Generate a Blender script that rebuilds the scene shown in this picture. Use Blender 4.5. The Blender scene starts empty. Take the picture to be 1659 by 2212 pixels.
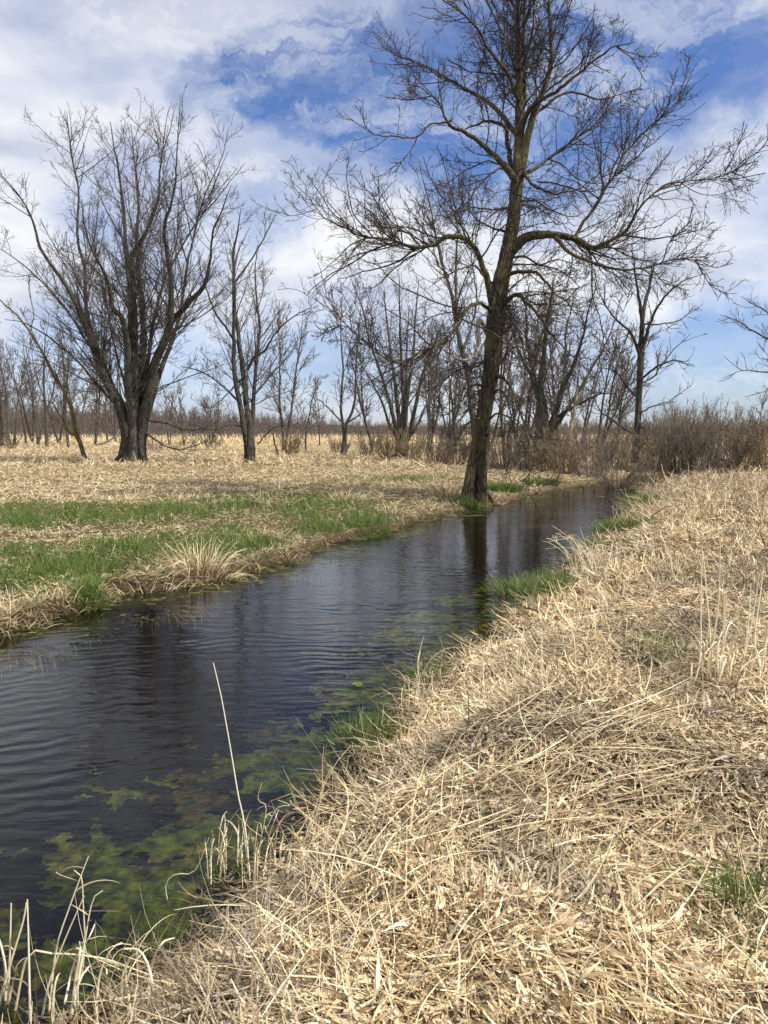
import bpy, math
import numpy as np
R_ = math.radians
rng = np.random.default_rng(7)
scene = bpy.context.scene
COL = scene.collection

# ------------------------------------------------------------------ camera model
CAMZ = 2.2
PITCH = math.atan(178/1660)
F_ = 1660.0
cF = np.array([0, math.cos(PITCH), -math.sin(PITCH)])
cU = np.array([0, math.sin(PITCH), math.cos(PITCH)])
cX = np.array([1.0, 0, 0])
CAM = np.array([0, 0, CAMZ])
def ray(u, v):
    return cF + (u-829.5)/F_*cX - (v-1106)/F_*cU
def at(u, v, Y):                     # point of the sight line at distance Y ahead
    d = ray(u, v); return CAM + d*(Y/d[1])
def gr(u, v, z=0.0):                 # point of the sight line at height z
    d = ray(u, v); return CAM + d*((z-CAMZ)/d[2])
def proj(P):
    d = P-CAM; w = d@cF
    w = np.where(w < 0.05, 0.05, w)
    return 829.5+F_*(d@cX)/w, 1106-F_*(d@cU)/w

# ------------------------------------------------------------------ noise
def _h(ix, iy, s):
    n = (ix.astype(np.int64)*374761393 + iy.astype(np.int64)*668265263 + s*1442695041) & 0xffffffff
    n = ((n ^ (n >> 13))*1274126177) & 0xffffffff
    n = n ^ (n >> 16)
    return (n & 0xffffff)/float(0xffffff)
def vnoise(x, y, s=0):
    ix = np.floor(x); iy = np.floor(y); fx = x-ix; fy = y-iy
    ix = ix.astype(np.int64); iy = iy.astype(np.int64)
    fx = fx*fx*(3-2*fx); fy = fy*fy*(3-2*fy)
    a = _h(ix, iy, s); b = _h(ix+1, iy, s); c = _h(ix, iy+1, s); d = _h(ix+1, iy+1, s)
    return (a*(1-fx)+b*fx)*(1-fy)+(c*(1-fx)+d*fx)*fy
def fbm(x, y, s=0, o=3):
    t = 0; a = 0.5; tot = 0
    for k in range(o):
        t = t+a*vnoise(x*2**k, y*2**k, s+k*17); tot += a; a *= .5
    return t/tot
def ss(a, b, x):
    t = np.clip((x-a)/(b-a), 0, 1); return t*t*(3-2*t)

# ------------------------------------------------------------------ creek outline (water level z = 0)
LE = [gr(u, v)[:2] for u, v in [(0,1372),(50,1352),(130,1330),(235,1303),(245,1282),(330,1276),(400,1268),(455,1252),
      (540,1236),(600,1216),(645,1208),(720,1172),(800,1154),(850,1150),(900,1126),(1000,1106),(1060,1094),(1130,1075),(1200,1060),(1280,1048),(1300,1041),(1360,1034),(1450,1026),(1600,1022)]]
RE = [gr(u, v)[:2] for u, v in [(1600,1029),(1500,1034),(1420,1042),(1380,1056),(1372,1075),(1362,1100),(1330,1132),(1285,1165),(1240,1195),(1200,1245),
      (1150,1300),(1090,1340),(1000,1395),(930,1430),(885,1490),(855,1560),(800,1620),(730,1690),(670,1760),(590,1820),(500,1890),(440,1960),(370,2050),(280,2130),(150,2230)]]
LEFT = [np.array(p) for p in [(-30,-6),(-14,1.5),(-8,4.8),(-5.6,6.6)]] + LE
RIGHT = RE + [np.array(p) for p in [(-2.6,1.2),(-6,-2.2),(-14,-7),(-30,-14)]]
POLY = np.array(LEFT+RIGHT)
nL = len(LEFT)
def creek(x, y):
    """signed distance to the creek edge (positive on land) and whether the nearest bank is the right one"""
    sh = x.shape; x = x.ravel(); y = y.ravel()
    best = np.full(x.shape, 1e18); side = np.zeros(x.shape, bool); ins = np.zeros(x.shape, bool)
    n = len(POLY)
    for i in range(n):
        a = POLY[i]; b = POLY[(i+1) % n]; d = b-a
        t = np.clip(((x-a[0])*d[0]+(y-a[1])*d[1])/(d@d), 0, 1)
        q = (x-a[0]-t*d[0])**2+(y-a[1]-t*d[1])**2
        m = q < best; best[m] = q[m]; side[m] = i >= nL-1
        c = ((a[1] > y) != (b[1] > y)) & (x < (b[0]-a[0])*(y-a[1])/((b[1]-a[1]) or 1e-9)+a[0])
        ins ^= c
    s = np.sqrt(best); s[ins] *= -1
    return s.reshape(sh), side.reshape(sh)
HUMPS = [(gr(1240,1680,.55)[:2], .45, .10), (gr(1330,1600,.5)[:2], .5, .07), (gr(900,1900,.5)[:2], .4, .05), (gr(1500,1300,.4)[:2], .9, .09), (gr(1540,1480,.4)[:2], .6, .08),
         (gr(1120,2050,.6)[:2], .35, .05), (gr(1400,2080,.6)[:2], .4, .05), (gr(1600,1180,.4)[:2], 1.6, .12), (gr(1450,1150,.4)[:2], 1.2, .10)]
def height(x, y, detail=True):
    d, side = creek(x, y)
    w = fbm(x*1.7, y*1.7, 5, 3)-.5
    dd = d + w*.22
    near = 1-ss(3, 10, y)
    hr_top = .27+.31*near
    hr = -.05+(hr_top+.05)*ss(-.05, 1.25+.75*(1-near), dd)
    hl = -.05+.21*ss(-.05, .10, dd)
    hl = hl + .15*ss(.1, 3, dd)
    h = np.where(side, hr, hl)
    amp = ss(.1, 1.2, d)
    h = h + amp*np.where(side, .15, .11)*(fbm(x*.9, y*.9, 11, 3)-.5)*2*.6
    h = h + amp*.05*(fbm(x*3.1, y*3.1, 21, 2)-.5)*2
    for c, r, a in HUMPS:
        h = h + a*np.exp(-((x-c[0])**2+(y-c[1])**2)/(r*r))*amp
    bed = -.05-.55*ss(0, 1.1, -dd)
    h = np.where(dd < -.06, bed, h)
    far = np.hypot(x, y)
    h = h + ss(60, 400, far)*.0
    # low rise under the distant woods
    h = h + 12*ss(330, 620, y)*(.55+.45*fbm(x/260., y/900., 31, 2)*1.4)*(1-.6*ss(-220, 30, x))
    return h

# ------------------------------------------------------------------ mesh helpers
def make_mesh(name, V, Fq, col=None, smooth=False, tri=None):
    me = bpy.data.meshes.new(name)
    V = np.ascontiguousarray(V, dtype=np.float32)
    Fq = np.ascontiguousarray(Fq, dtype=np.int32) if len(Fq) else np.zeros((0, 4), np.int32)
    nt = 0 if tri is None else len(tri)
    me.vertices.add(len(V)); me.vertices.foreach_set('co', V.ravel())
    loops = Fq.ravel()
    if nt: loops = np.concatenate([loops, np.asarray(tri, np.int32).ravel()])
    me.loops.add(len(loops)); me.loops.foreach_set('vertex_index', loops)
    me.polygons.add(len(Fq)+nt)
    ls = np.arange(len(Fq))*4
    if nt: ls = np.concatenate([ls, len(Fq)*4+np.arange(nt)*3])
    me.polygons.foreach_set('loop_start', ls.astype(np.int32))
    me.update(calc_edges=True)
    if smooth: me.polygons.foreach_set('use_smooth', np.ones(len(Fq)+nt, bool))
    if col is not None:
        a = me.color_attributes.new('tint', 'FLOAT_COLOR', 'POINT')
        c = np.ones((len(V), 4), np.float32); c[:, :3] = col
        a.data.foreach_set('color', c.ravel())
    return me
def obj(name, me, mat, parent=None, loc=None):
    o = bpy.data.objects.new(name, me); COL.objects.link(o)
    if mat: me.materials.append(mat)
    if parent: o.parent = parent
    return o
def tag(o, label=None, cat=None, group=None, kind=None):
    if label: o['label'] = label
    if cat: o['category'] = cat
    if group: o['group'] = group
    if kind: o['kind'] = kind
    return o
def thing(name, loc, label, cat, group=None):
    o = bpy.data.objects.new(name, None); COL.objects.link(o); o.location = tuple(float(c) for c in loc)
    o.empty_display_size = .2
    return tag(o, label, cat, group)

def tubes(P, R, m=5, rib=None, cap=True):
    """P (N,K,3), R (N,K) -> verts, quads of N tapered tubes"""
    N, K, _ = P.shape
    T = np.gradient(P, axis=1)
    T /= np.linalg.norm(T, axis=2, keepdims=True)+1e-9
    mean = P[:, -1]-P[:, 0]
    ref = np.where((np.abs(mean[:, 2:3]) > .7*np.linalg.norm(mean, axis=1, keepdims=True)), np.array([[1., .13, 0]]), np.array([[.1, .07, 1.]]))
    U = np.cross(T, ref[:, None, :]); U /= np.linalg.norm(U, axis=2, keepdims=True)+1e-9
    W = np.cross(T, U)
    th = np.arange(m)*2*math.pi/m
    rr = R[:, :, None]*np.ones(m)
    if rib is not None: rr = rr*rib(th, K)
    V = P[:, :, None, :]+rr[..., None]*(np.cos(th)[None, None, :, None]*U[:, :, None, :]+np.sin(th)[None, None, :, None]*W[:, :, None, :])
    base = (np.arange(N)[:, None, None]*K+np.arange(K-1)[None, :, None])*m
    j = np.arange(m)[None, None, :]; j2 = (j+1) % m
    Q = np.stack([base+j, base+j2, base+m+j2, base+m+j], -1).reshape(-1, 4)
    return V.reshape(-1, 3), Q
class Buf:
    def __init__(s): s.V = []; s.Q = []; s.C = []; s.n = 0
    def add(s, V, Q, c=None):
        if len(V) == 0: return
        s.V.append(V); s.Q.append(Q+s.n); s.n += len(V)
        if c is not None: s.C.append(np.broadcast_to(c, V.shape) if np.ndim(c) < 2 else c)
    def tube(s, P, R, m=5, rib=None, c=None):
        V, Q = tubes(P, R, m, rib); s.add(V, Q, c)
    def mesh(s, name, origin=None, smooth=True):
        V = np.concatenate(s.V); Q = np.concatenate(s.Q)
        if origin is not None: V = V-np.asarray(origin)
        return make_mesh(name, V, Q, np.concatenate(s.C) if s.C else None, smooth)

def spline(pts, K):
    """Catmull-Rom through pts (n,d) resampled to K"""
    p = np.asarray(pts, float)
    if len(p) == 2: return p[0]+(p[1]-p[0])*np.linspace(0, 1, K)[:, None]
    q = np.vstack([2*p[0]-p[1], p, 2*p[-1]-p[-2]])
    seg = np.linalg.norm(np.diff(p[:, :3], axis=0), axis=1); cum = np.concatenate([[0], np.cumsum(seg)])
    s = np.linspace(0, cum[-1], K)
    i = np.clip(np.searchsorted(cum, s, 'right')-1, 0, len(p)-2)
    t = ((s-cum[i])/(seg[i]+1e-9))[:, None]
    p0, p1, p2, p3 = q[i], q[i+1], q[i+2], q[i+3]
    return .5*((2*p1)+(-p0+p2)*t+(2*p0-5*p1+4*p2-p3)*t*t+(-p0+3*p1-3*p2+p3)*t**3)

def kids(P, R, dens, ratio, ang, tmin, K, trop, wig, rad, rmin, lmin=.1, lmax=9, maxn=None, jit=.35, tend=1.0):
    """side branches grown off the polylines P with radii R"""
    L = np.linalg.norm(np.diff(P, axis=1), axis=2).sum(1)
    n = np.maximum(rng.poisson(dens*L*(tend-tmin)), (L > .3).astype(int))
    idx = np.repeat(np.arange(len(P)), n)
    if maxn and len(idx) > maxn: idx = rng.choice(idx, maxn, replace=False)
    M = len(idx)
    if M == 0: return np.zeros((0, K, 3)), np.zeros((0, K))
    t = tmin+(tend-tmin)*rng.random(M)
    Kp = P.shape[1]; f = t*(Kp-1); i = np.minimum(f.astype(int), Kp-2); fr = (f-i)[:, None]
    A = P[idx, i]; B = P[idx, i+1]
    pos = A+(B-A)*fr; T = B-A; T /= np.linalg.norm(T, axis=1, keepdims=True)+1e-9
    pr = R[idx, i]*(1-fr[:, 0])+R[idx, i+1]*fr[:, 0]
    rnd = rng.normal(size=(M, 3)); rnd -= (rnd*T).sum(1, keepdims=True)*T
    rnd /= np.linalg.norm(rnd, axis=1, keepdims=True)+1e-9
    a = (ang*(1+jit*rng.normal(size=M)))[:, None]
    D = T*np.cos(a)+rnd*np.sin(a)
    Lc = np.clip(L[idx]*ratio*(1.12-t*.72)*rng.uniform(.55, 1.25, M), lmin, lmax)
    step = (Lc/(K-1))[:, None]
    out = np.empty((M, K, 3)); out[:, 0] = pos
    for k in range(1, K):
        D = D+rng.normal(size=(M, 3))*wig+np.array([0, 0, trop])
        D /= np.linalg.norm(D, axis=1, keepdims=True)
        out[:, k] = out[:, k-1]+D*step
    r0 = np.minimum(pr*.75, rad*Lc)
    r0 = np.maximum(r0, rmin)
    Rr = r0[:, None]*(1-np.linspace(0, 1, K)[None, :]*.62)
    Rr = np.maximum(Rr, rmin*.72)
    return out, Rr

def joinset(sets, K):
    """pack polylines of different K into one array by resampling"""
    P = []; R = []
    for p, r in sets:
        f = np.linspace(0, p.shape[1]-1, K); i = np.minimum(f.astype(int), p.shape[1]-2); fr = f-i
        P.append(p[:, i]*(1-fr)[None, :, None]+p[:, i+1]*fr[None, :, None])
        R.append(r[:, i]*(1-fr)+r[:, i+1]*fr)
    return np.concatenate(P), np.concatenate(R)

# ------------------------------------------------------------------ materials
def mat(name):
    m = bpy.data.materials.new(name); m.use_nodes = True
    nt = m.node_tree; nt.nodes.clear()
    o = nt.nodes.new('ShaderNodeOutputMaterial'); return m, nt, o
def N(nt, t, **k):
    n = nt.nodes.new(t)
    for a, b in k.items():
        if a.startswith('i_'): n.inputs[a[2:].replace('_', ' ')].default_value = b
        else: setattr(n, a, b)
    return n
def ramp(nt, fac, stops):
    r = nt.nodes.new('ShaderNodeValToRGB'); e = r.color_ramp.elements
    while len(e) < len(stops): e.new(.5)
    for k, (p, c) in enumerate(stops): e[k].position = p; e[k].color = (*c, 1)
    nt.links.new(fac, r.inputs[0]); return r.outputs[0]
def bark(name, c1, c2, moss=None, scale=1.0, bump=.5):
    m, nt, o = mat(name); L = nt.links.new
    tc = N(nt, 'ShaderNodeTexCoord'); mp = N(nt, 'ShaderNodeMapping'); mp.inputs['Scale'].default_value = (14*scale, 14*scale, 2.6*scale)
    L(tc.outputs['Object'], mp.inputs[0])
    n1 = N(nt, 'ShaderNodeTexNoise', i_Scale=1.2, i_Detail=6., i_Roughness=.65); L(mp.outputs[0], n1.inputs['Vector'])
    v = N(nt, 'ShaderNodeTexVoronoi', feature='DISTANCE_TO_EDGE', i_Scale=1.3); L(mp.outputs[0], v.inputs['Vector'])
    mx = N(nt, 'ShaderNodeMath', operation='MULTIPLY'); L(v.outputs[0], mx.inputs[0]); mx.inputs[1].default_value = 1.7
    ad = N(nt, 'ShaderNodeMath', operation='ADD'); L(mx.outputs[0], ad.inputs[0]); L(n1.outputs[0], ad.inputs[1])
    mul = N(nt, 'ShaderNodeMath', operation='MULTIPLY'); L(ad.outputs[0], mul.inputs[0]); mul.inputs[1].default_value = .62
    col = ramp(nt, mul.outputs[0], [(.2, tuple(x*.35 for x in c1)), (.38, c1), (.75, c2)])
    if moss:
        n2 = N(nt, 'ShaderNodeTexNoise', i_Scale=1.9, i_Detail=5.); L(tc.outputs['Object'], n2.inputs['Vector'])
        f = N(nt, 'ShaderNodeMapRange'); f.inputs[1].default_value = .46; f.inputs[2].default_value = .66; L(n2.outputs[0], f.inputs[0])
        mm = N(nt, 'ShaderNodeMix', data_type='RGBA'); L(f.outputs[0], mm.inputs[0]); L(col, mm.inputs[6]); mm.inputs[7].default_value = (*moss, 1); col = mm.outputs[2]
    b = N(nt, 'ShaderNodeBsdfPrincipled', i_Roughness=.9); L(col, b.inputs['Base Color'])
    b.inputs['Specular IOR Level'].default_value = .2
    bp = N(nt, 'ShaderNodeBump', i_Strength=bump, i_Distance=.04); L(mul.outputs[0], bp.inputs['Height']); L(bp.outputs[0], b.inputs['Normal'])
    L(b.outputs[0], o.inputs[0]); return m
def twigmat(name, c1, c2):
    m, nt, o = mat(name); L = nt.links.new
    tc = N(nt, 'ShaderNodeTexCoord')
    n1 = N(nt, 'ShaderNodeTexNoise', i_Scale=1.5, i_Detail=3.); L(tc.outputs['Object'], n1.inputs['Vector'])
    col = ramp(nt, n1.outputs[0], [(.35, c1), (.65, c2)])
    b = N(nt, 'ShaderNodeBsdfPrincipled', i_Roughness=.8); L(col, b.inputs['Base Color']); b.inputs['Specular IOR Level'].default_value = .25
    L(b.outputs[0], o.inputs[0]); return m
def grassmat(name, trans=.25, rough=.55):
    m, nt, o = mat(name); L = nt.links.new
    a = N(nt, 'ShaderNodeAttribute', attribute_name='tint')
    b = N(nt, 'ShaderNodeBsdfPrincipled', i_Roughness=rough); L(a.outputs['Color'], b.inputs['Base Color']); b.inputs['Specular IOR Level'].default_value = .3
    t = N(nt, 'ShaderNodeBsdfTranslucent'); L(a.outputs['Color'], t.inputs[0])
    mx = N(nt, 'ShaderNodeMixShader', i_Fac=trans); L(b.outputs[0], mx.inputs[1]); L(t.outputs[0], mx.inputs[2])
    L(mx.outputs[0], o.inputs[0]); return m

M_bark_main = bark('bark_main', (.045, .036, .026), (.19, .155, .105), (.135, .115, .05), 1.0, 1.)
M_bark_grey = bark('bark_grey', (.035, .03, .026), (.13, .118, .10), (.075, .08, .055), .7, .9)
M_bark_pale = bark('bark_pale', (.22, .18, .14), (.5, .44, .36), None, .7, .6)
M_bark_far = bark('bark_far', (.065, .055, .045), (.15, .13, .11), None, .5, .5)
M_bark_lean = bark('bark_lean', (.10, .08, .05), (.22, .19, .12), (.17, .15, .05), .7, .8)
M_dead = bark('dead_wood', (.06, .045, .032), (.17, .13, .095), None, 1.2, .6)
M_twig_main = twigmat('twig_main', (.038, .029, .024), (.095, .075, .06))
M_twig_maple = twigmat('twig_maple', (.062, .050, .047), (.135, .115, .108))
M_twig_far = twigmat('twig_far', (.085, .066, .06), (.16, .13, .118))
M_twig_bush = twigmat('twig_bush', (.11, .086, .068), (.24, .19, .15))
M_twig_bush2 = twigmat('twig_bush_tan', (.16, .118, .072), (.31, .24, .15))
M_twig_bush3 = twigmat('twig_bush_dark', (.09, .068, .056), (.21, .165, .13))
M_straw = grassmat('straw', .04)
M_green = grassmat('green_blades', .35, .5)

# ------------------------------------------------------------------ world: sky and clouds
SUN_AZ = R_(112)      # clockwise from +Y (straight ahead)
SUN_EL = R_(50)
w = bpy.data.worlds.new('World'); scene.world = w; w.use_nodes = True
nt = w.node_tree; nt.nodes.clear(); L = nt.links.new
out = N(nt, 'ShaderNodeOutputWorld')
sky = N(nt, 'ShaderNodeTexSky', sky_type='NISHITA', sun_disc=False, sun_elevation=SUN_EL, sun_rotation=SUN_AZ)
sky.air_density = 1.0; sky.dust_density = .4; sky.ozone_density = 2.2
bs = N(nt, 'ShaderNodeBackground', i_Strength=.105)
tint = N(nt, 'ShaderNodeMix', data_type='RGBA', blend_type='MULTIPLY'); tint.inputs[0].default_value = 1
L(sky.outputs[0], tint.inputs[6]); tint.inputs[7].default_value = (.72, .85, 1.20, 1); L(tint.outputs[2], bs.inputs[0])
tc = N(nt, 'ShaderNodeTexCoord')
def vmath(op, a, b=None, **k):
    n = N(nt, 'ShaderNodeVectorMath', operation=op); L(a, n.inputs[0])
    if b is not None:
        if isinstance(b, tuple): n.inputs[1].default_value = b
        else: L(b, n.inputs[1])
    return n
def fm(op, a, b=None, c=None):
    n = N(nt, 'ShaderNodeMath', operation=op)
    for i, x in enumerate((a, b, c)):
        if x is None: continue
        if isinstance(x, (int, float)): n.inputs[i].default_value = x
        else: L(x, n.inputs[i])
    return n.outputs[0]
dirn = vmath('NORMALIZE', tc.outputs['Generated']).outputs[0]
wn = N(nt, 'ShaderNodeTexNoise', i_Scale=4.2, i_Detail=9., i_Roughness=.66); L(dirn, wn.inputs['Vector'])
wv = vmath('SUBTRACT', wn.outputs['Color'], (.5, .5, .5)).outputs[0]
sc_ = N(nt, 'ShaderNodeVectorMath', operation='SCALE'); L(wv, sc_.inputs[0]); sc_.inputs['Scale'].default_value = .20
wd = vmath('ADD', dirn, sc_.outputs[0]).outputs[0]
BL = [(430,150,50,.5),(540,230,70,.85),(660,200,90,1),(760,220,90,1),(830,300,70,.8),(680,320,50,.6),(880,130,90,.9),(1380,220,100,.9),(1520,200,70,.7),(1500,60,90,.9),(620,440,70,.55),(800,430,60,.45),(480,190,60,.8),(590,190,85,1),(700,150,90,1),(800,165,85,1),(630,260,60,.6),(900,240,110,1),(1020,200,130,1),(1150,260,130,1),(1300,170,140,1),
      (1450,110,110,1),(1580,120,90,.95),(1440,210,80,.9),(740,270,60,.7),(1000,340,90,.85),(1180,380,70,.5),(760,380,70,.55),(570,390,80,.6),(480,320,60,.35),
      (300,430,110,.6),(420,500,70,.4),(1560,840,120,1),(1450,860,110,.9),(1680,840,110,1),(1350,870,110,.7),(1000,860,130,.5),(700,850,140,.65),(450,860,130,.65),(200,840,120,.55),(1270,760,80,.4),
      (2100,300,250,.8),(900,-560,380,.6),(1500,-600,400,.6),(300,-640,360,.55),(600,-1200,500,.7)]
acc = None
for u, v, r, s in BL:
    d = ray(u, v); d = d/np.linalg.norm(d)
    dist = vmath('DISTANCE', wd, tuple(float(x) for x in d)).outputs['Value']
    mr = N(nt, 'ShaderNodeMapRange', interpolation_type='SMOOTHSTEP'); L(dist, mr.inputs[0])
    mr.inputs[1].default_value = r/F_*.80; mr.inputs[2].default_value = r/F_*1.9; mr.inputs[3].default_value = s; mr.inputs[4].default_value = 0
    acc = mr.outputs[0] if acc is None else fm('MAXIMUM', acc, mr.outputs[0])
# streaky veil over the blue, and general cloud structure
mp = N(nt, 'ShaderNodeMapping'); mp.inputs['Scale'].default_value = (2.2, 2.2, 6.); mp.inputs['Rotation'].default_value = (0, R_(18), 0); L(dirn, mp.inputs[0])
sn = N(nt, 'ShaderNodeTexNoise', i_Scale=1.6, i_Detail=8., i_Roughness=.6, i_Distortion=.6); L(mp.outputs[0], sn.inputs['Vector'])
veil = N(nt, 'ShaderNodeMapRange'); L(sn.outputs[0], veil.inputs[0]); veil.inputs[1].default_value = .44; veil.inputs[2].default_value = .66; veil.inputs[3].default_value = 1.0; veil.inputs[4].default_value = .72
mp2 = N(nt, 'ShaderNodeMapping'); mp2.inputs['Scale'].default_value = (3., 5., 9.); mp2.inputs['Rotation'].default_value = (R_(10), R_(-28), 0); L(wd, mp2.inputs[0])
sn2 = N(nt, 'ShaderNodeTexNoise', i_Scale=1.7, i_Detail=9., i_Roughness=.68, i_Distortion=.9); L(mp2.outputs[0], sn2.inputs['Vector'])
wisp = N(nt, 'ShaderNodeMapRange', interpolation_type='SMOOTHSTEP'); L(sn2.outputs[0], wisp.inputs[0]); wisp.inputs[1].default_value = .47; wisp.inputs[2].default_value = .66; wisp.inputs[3].default_value = 1.0; wisp.inputs[4].default_value = .58
blue = fm('MULTIPLY', fm('MULTIPLY', acc, veil.outputs[0]), wisp.outputs[0])
cn = N(nt, 'ShaderNodeTexNoise', i_Scale=2.4, i_Detail=7., i_Roughness=.55); L(mp.outputs[0], cn.inputs['Vector'])
ccol = ramp(nt, cn.outputs[0], [(.32, (.56, .61, .74)), (.45, (.76, .80, .90)), (.56, (.93, .95, .99)), (.68, (1.02, 1.02, 1.02))])
bc = N(nt, 'ShaderNodeBackground', i_Strength=.9); L(ccol, bc.inputs[0])
mx = N(nt, 'ShaderNodeMixShader'); L(blue, mx.inputs[0]); L(bc.outputs[0], mx.inputs[1]); L(bs.outputs[0], mx.inputs[2])
L(mx.outputs[0], out.inputs[0])

sd = bpy.data.lights.new('sun', 'SUN'); sd.energy = 5.0; sd.angle = R_(.5); sd.color = (1, .965, .90)
so = bpy.data.objects.new('sun', sd); COL.objects.link(so)
so.rotation_euler = (math.pi/2-SUN_EL, 0, math.pi-SUN_AZ)
# aim: light travels along local -Z
import mathutils
sv = mathutils.Vector((math.sin(SUN_AZ)*math.cos(SUN_EL), math.cos(SUN_AZ)*math.cos(SUN_EL), math.sin(SUN_EL)))
so.rotation_euler = sv.to_track_quat('Z', 'Y').to_euler()

cd = bpy.data.cameras.new('camera'); co = bpy.data.objects.new('camera', cd); COL.objects.link(co)
co.location = (0, 0, CAMZ); co.rotation_euler = (math.pi/2-PITCH, 0, 0)
cd.sensor_fit = 'VERTICAL'; cd.sensor_height = 24; cd.lens = 24*F_/2212; cd.clip_end = 6000; cd.clip_start = .05
scene.camera = co
scene.view_settings.view_transform = 'Standard'; scene.view_settings.look = 'None'; scene.view_settings.exposure = .16; scene.view_settings.gamma = 1
scene.cycles.max_bounces = 8; scene.cycles.transparent_max_bounces = 12
scene.cycles.caustics_reflective = False; scene.cycles.caustics_refractive = False

# ------------------------------------------------------------------ ground
def axis(lo, hi, a, s):
    pos = [0.]
    while pos[-1] < hi: pos.append(pos[-1]+s*(1+pos[-1]/a))
    neg = [0.]
    while neg[-1] > lo: neg.append(neg[-1]-s*(1-neg[-1]/a))
    return np.array(neg[:0:-1]+pos)
gx = axis(-1600, 1600, 4., .07); gy = axis(-40, 3500, 8., .07)
X, Y = np.meshgrid(gx, gy)
Z = height(X, Y)
nx, ny = len(gx), len(gy)
idx = np.arange(nx*ny).reshape(ny, nx)
Q = np.stack([idx[:-1, :-1], idx[:-1, 1:], idx[1:, 1:], idx[1:, :-1]], -1).reshape(-1, 4)
m, nt, o = mat('ground'); L = nt.links.new
geo = N(nt, 'ShaderNodeNewGeometry'); sep = N(nt, 'ShaderNodeSeparateXYZ'); L(geo.outputs['Position'], sep.inputs[0])
n1 = N(nt, 'ShaderNodeTexNoise', i_Scale=.35, i_Detail=8., i_Roughness=.7); L(geo.outputs['Position'], n1.inputs['Vector'])
mp = N(nt, 'ShaderNodeMapping'); mp.inputs['Scale'].default_value = (7, 16, 7); L(geo.outputs['Position'], mp.inputs[0])
n2 = N(nt, 'ShaderNodeTexNoise', i_Scale=1.2, i_Detail=6., i_Roughness=.75); L(mp.outputs[0], n2.inputs['Vector'])
straw = ramp(nt, n2.outputs[0], [(.3, (.10, .068, .035)), (.5, (.26, .185, .10)), (.7, (.50, .39, .23))])
soil = ramp(nt, n2.outputs[0], [(.3, (.022, .015, .009)), (.7, (.14, .10, .055))])
fy = N(nt, 'ShaderNodeMapRange'); L(sep.outputs[1], fy.inputs[0]); fy.inputs[1].default_value = 10; fy.inputs[2].default_value = 45
mxa = N(nt, 'ShaderNodeMix', data_type='RGBA'); L(fy.outputs[0], mxa.inputs[0]); L(soil, mxa.inputs[6]); L(straw, mxa.inputs[7])
far = ramp(nt, n1.outputs[0], [(.3, (.34, .25, .13)), (.6, (.50, .39, .21))])
fy2 = N(nt, 'ShaderNodeMapRange'); L(sep.outputs[1], fy2.inputs[0]); fy2.inputs[1].default_value = 60; fy2.inputs[2].default_value = 120
mxb = N(nt, 'ShaderNodeMix', data_type='RGBA'); L(fy2.outputs[0], mxb.inputs[0]); L(mxa.outputs[2], mxb.inputs[6]); L(far, mxb.inputs[7])
wood = ramp(nt, n1.outputs[0], [(.3, (.055, .045, .042)), (.7, (.10, .082, .075))])
fy3 = N(nt, 'ShaderNodeMapRange'); L(sep.outputs[1], fy3.inputs[0]); fy3.inputs[1].default_value = 300; fy3.inputs[2].default_value = 340
mxc = N(nt, 'ShaderNodeMix', data_type='RGBA'); L(fy3.outputs[0], mxc.inputs[0]); L(mxb.outputs[2], mxc.inputs[6]); L(wood, mxc.inputs[7])
wet = N(nt, 'ShaderNodeMapRange'); L(sep.outputs[2], wet.inputs[0]); wet.inputs[1].default_value = .14; wet.inputs[2].default_value = -.02
mxd = N(nt, 'ShaderNodeMix', data_type='RGBA'); L(wet.outputs[0], mxd.inputs[0]); L(mxc.outputs[2], mxd.inputs[6]); mxd.inputs[7].default_value = (.035, .024, .014, 1)
b = N(nt, 'ShaderNodeBsdfPrincipled', i_Roughness=.95); L(mxd.outputs[2], b.inputs['Base Color']); b.inputs['Specular IOR Level'].default_value = .1
bp = N(nt, 'ShaderNodeBump', i_Strength=.8, i_Distance=.05); L(n2.outputs[0], bp.inputs['Height']); L(bp.outputs[0], b.inputs['Normal'])
L(b.outputs[0], o.inputs[0])
g = obj('ground', make_mesh('ground', np.stack([X, Y, Z], -1).reshape(-1, 3), Q, smooth=True), m); tag(g, kind='structure')
del X, Y, Z, Q

# ------------------------------------------------------------------ water
wx = np.arange(-31, 26, .25); wy = np.arange(-15, 42, .25)
X, Y = np.meshgrid(wx, wy); D, S = creek(X, Y)
keep = (D < .45)
idx = np.arange(X.size).reshape(X.shape)
kq = keep[:-1, :-1] | keep[:-1, 1:] | keep[1:, 1:] | keep[1:, :-1]
Q = np.stack([idx[:-1, :-1][kq], idx[:-1, 1:][kq], idx[1:, 1:][kq], idx[1:, :-1][kq]], -1)
used, inv = np.unique(Q, return_inverse=True)
V = np.stack([X.ravel()[used], Y.ravel()[used], np.zeros(len(used))], -1)
m, nt, o = mat('water'); L = nt.links.new
geo = N(nt, 'ShaderNodeNewGeometry')
def wave(cx, cy, sc, dist, rot=0):
    mp = N(nt, 'ShaderNodeMapping'); mp.inputs['Location'].default_value = (-cx, -cy, 0); L(geo.outputs['Position'], mp.inputs[0])
    wv = N(nt, 'ShaderNodeTexWave', wave_type='RINGS', rings_direction='Z', i_Scale=sc, i_Distortion=dist, i_Detail=2.); wv.inputs['Detail Scale'].default_value = .6
    L(mp.outputs[0], wv.inputs['Vector']); return wv.outputs['Fac']
c1 = gr(150, 1950)
w1 = wave(float(c1[0])+1.2, float(c1[1])-2.0, 1.7, 14.0)
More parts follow.
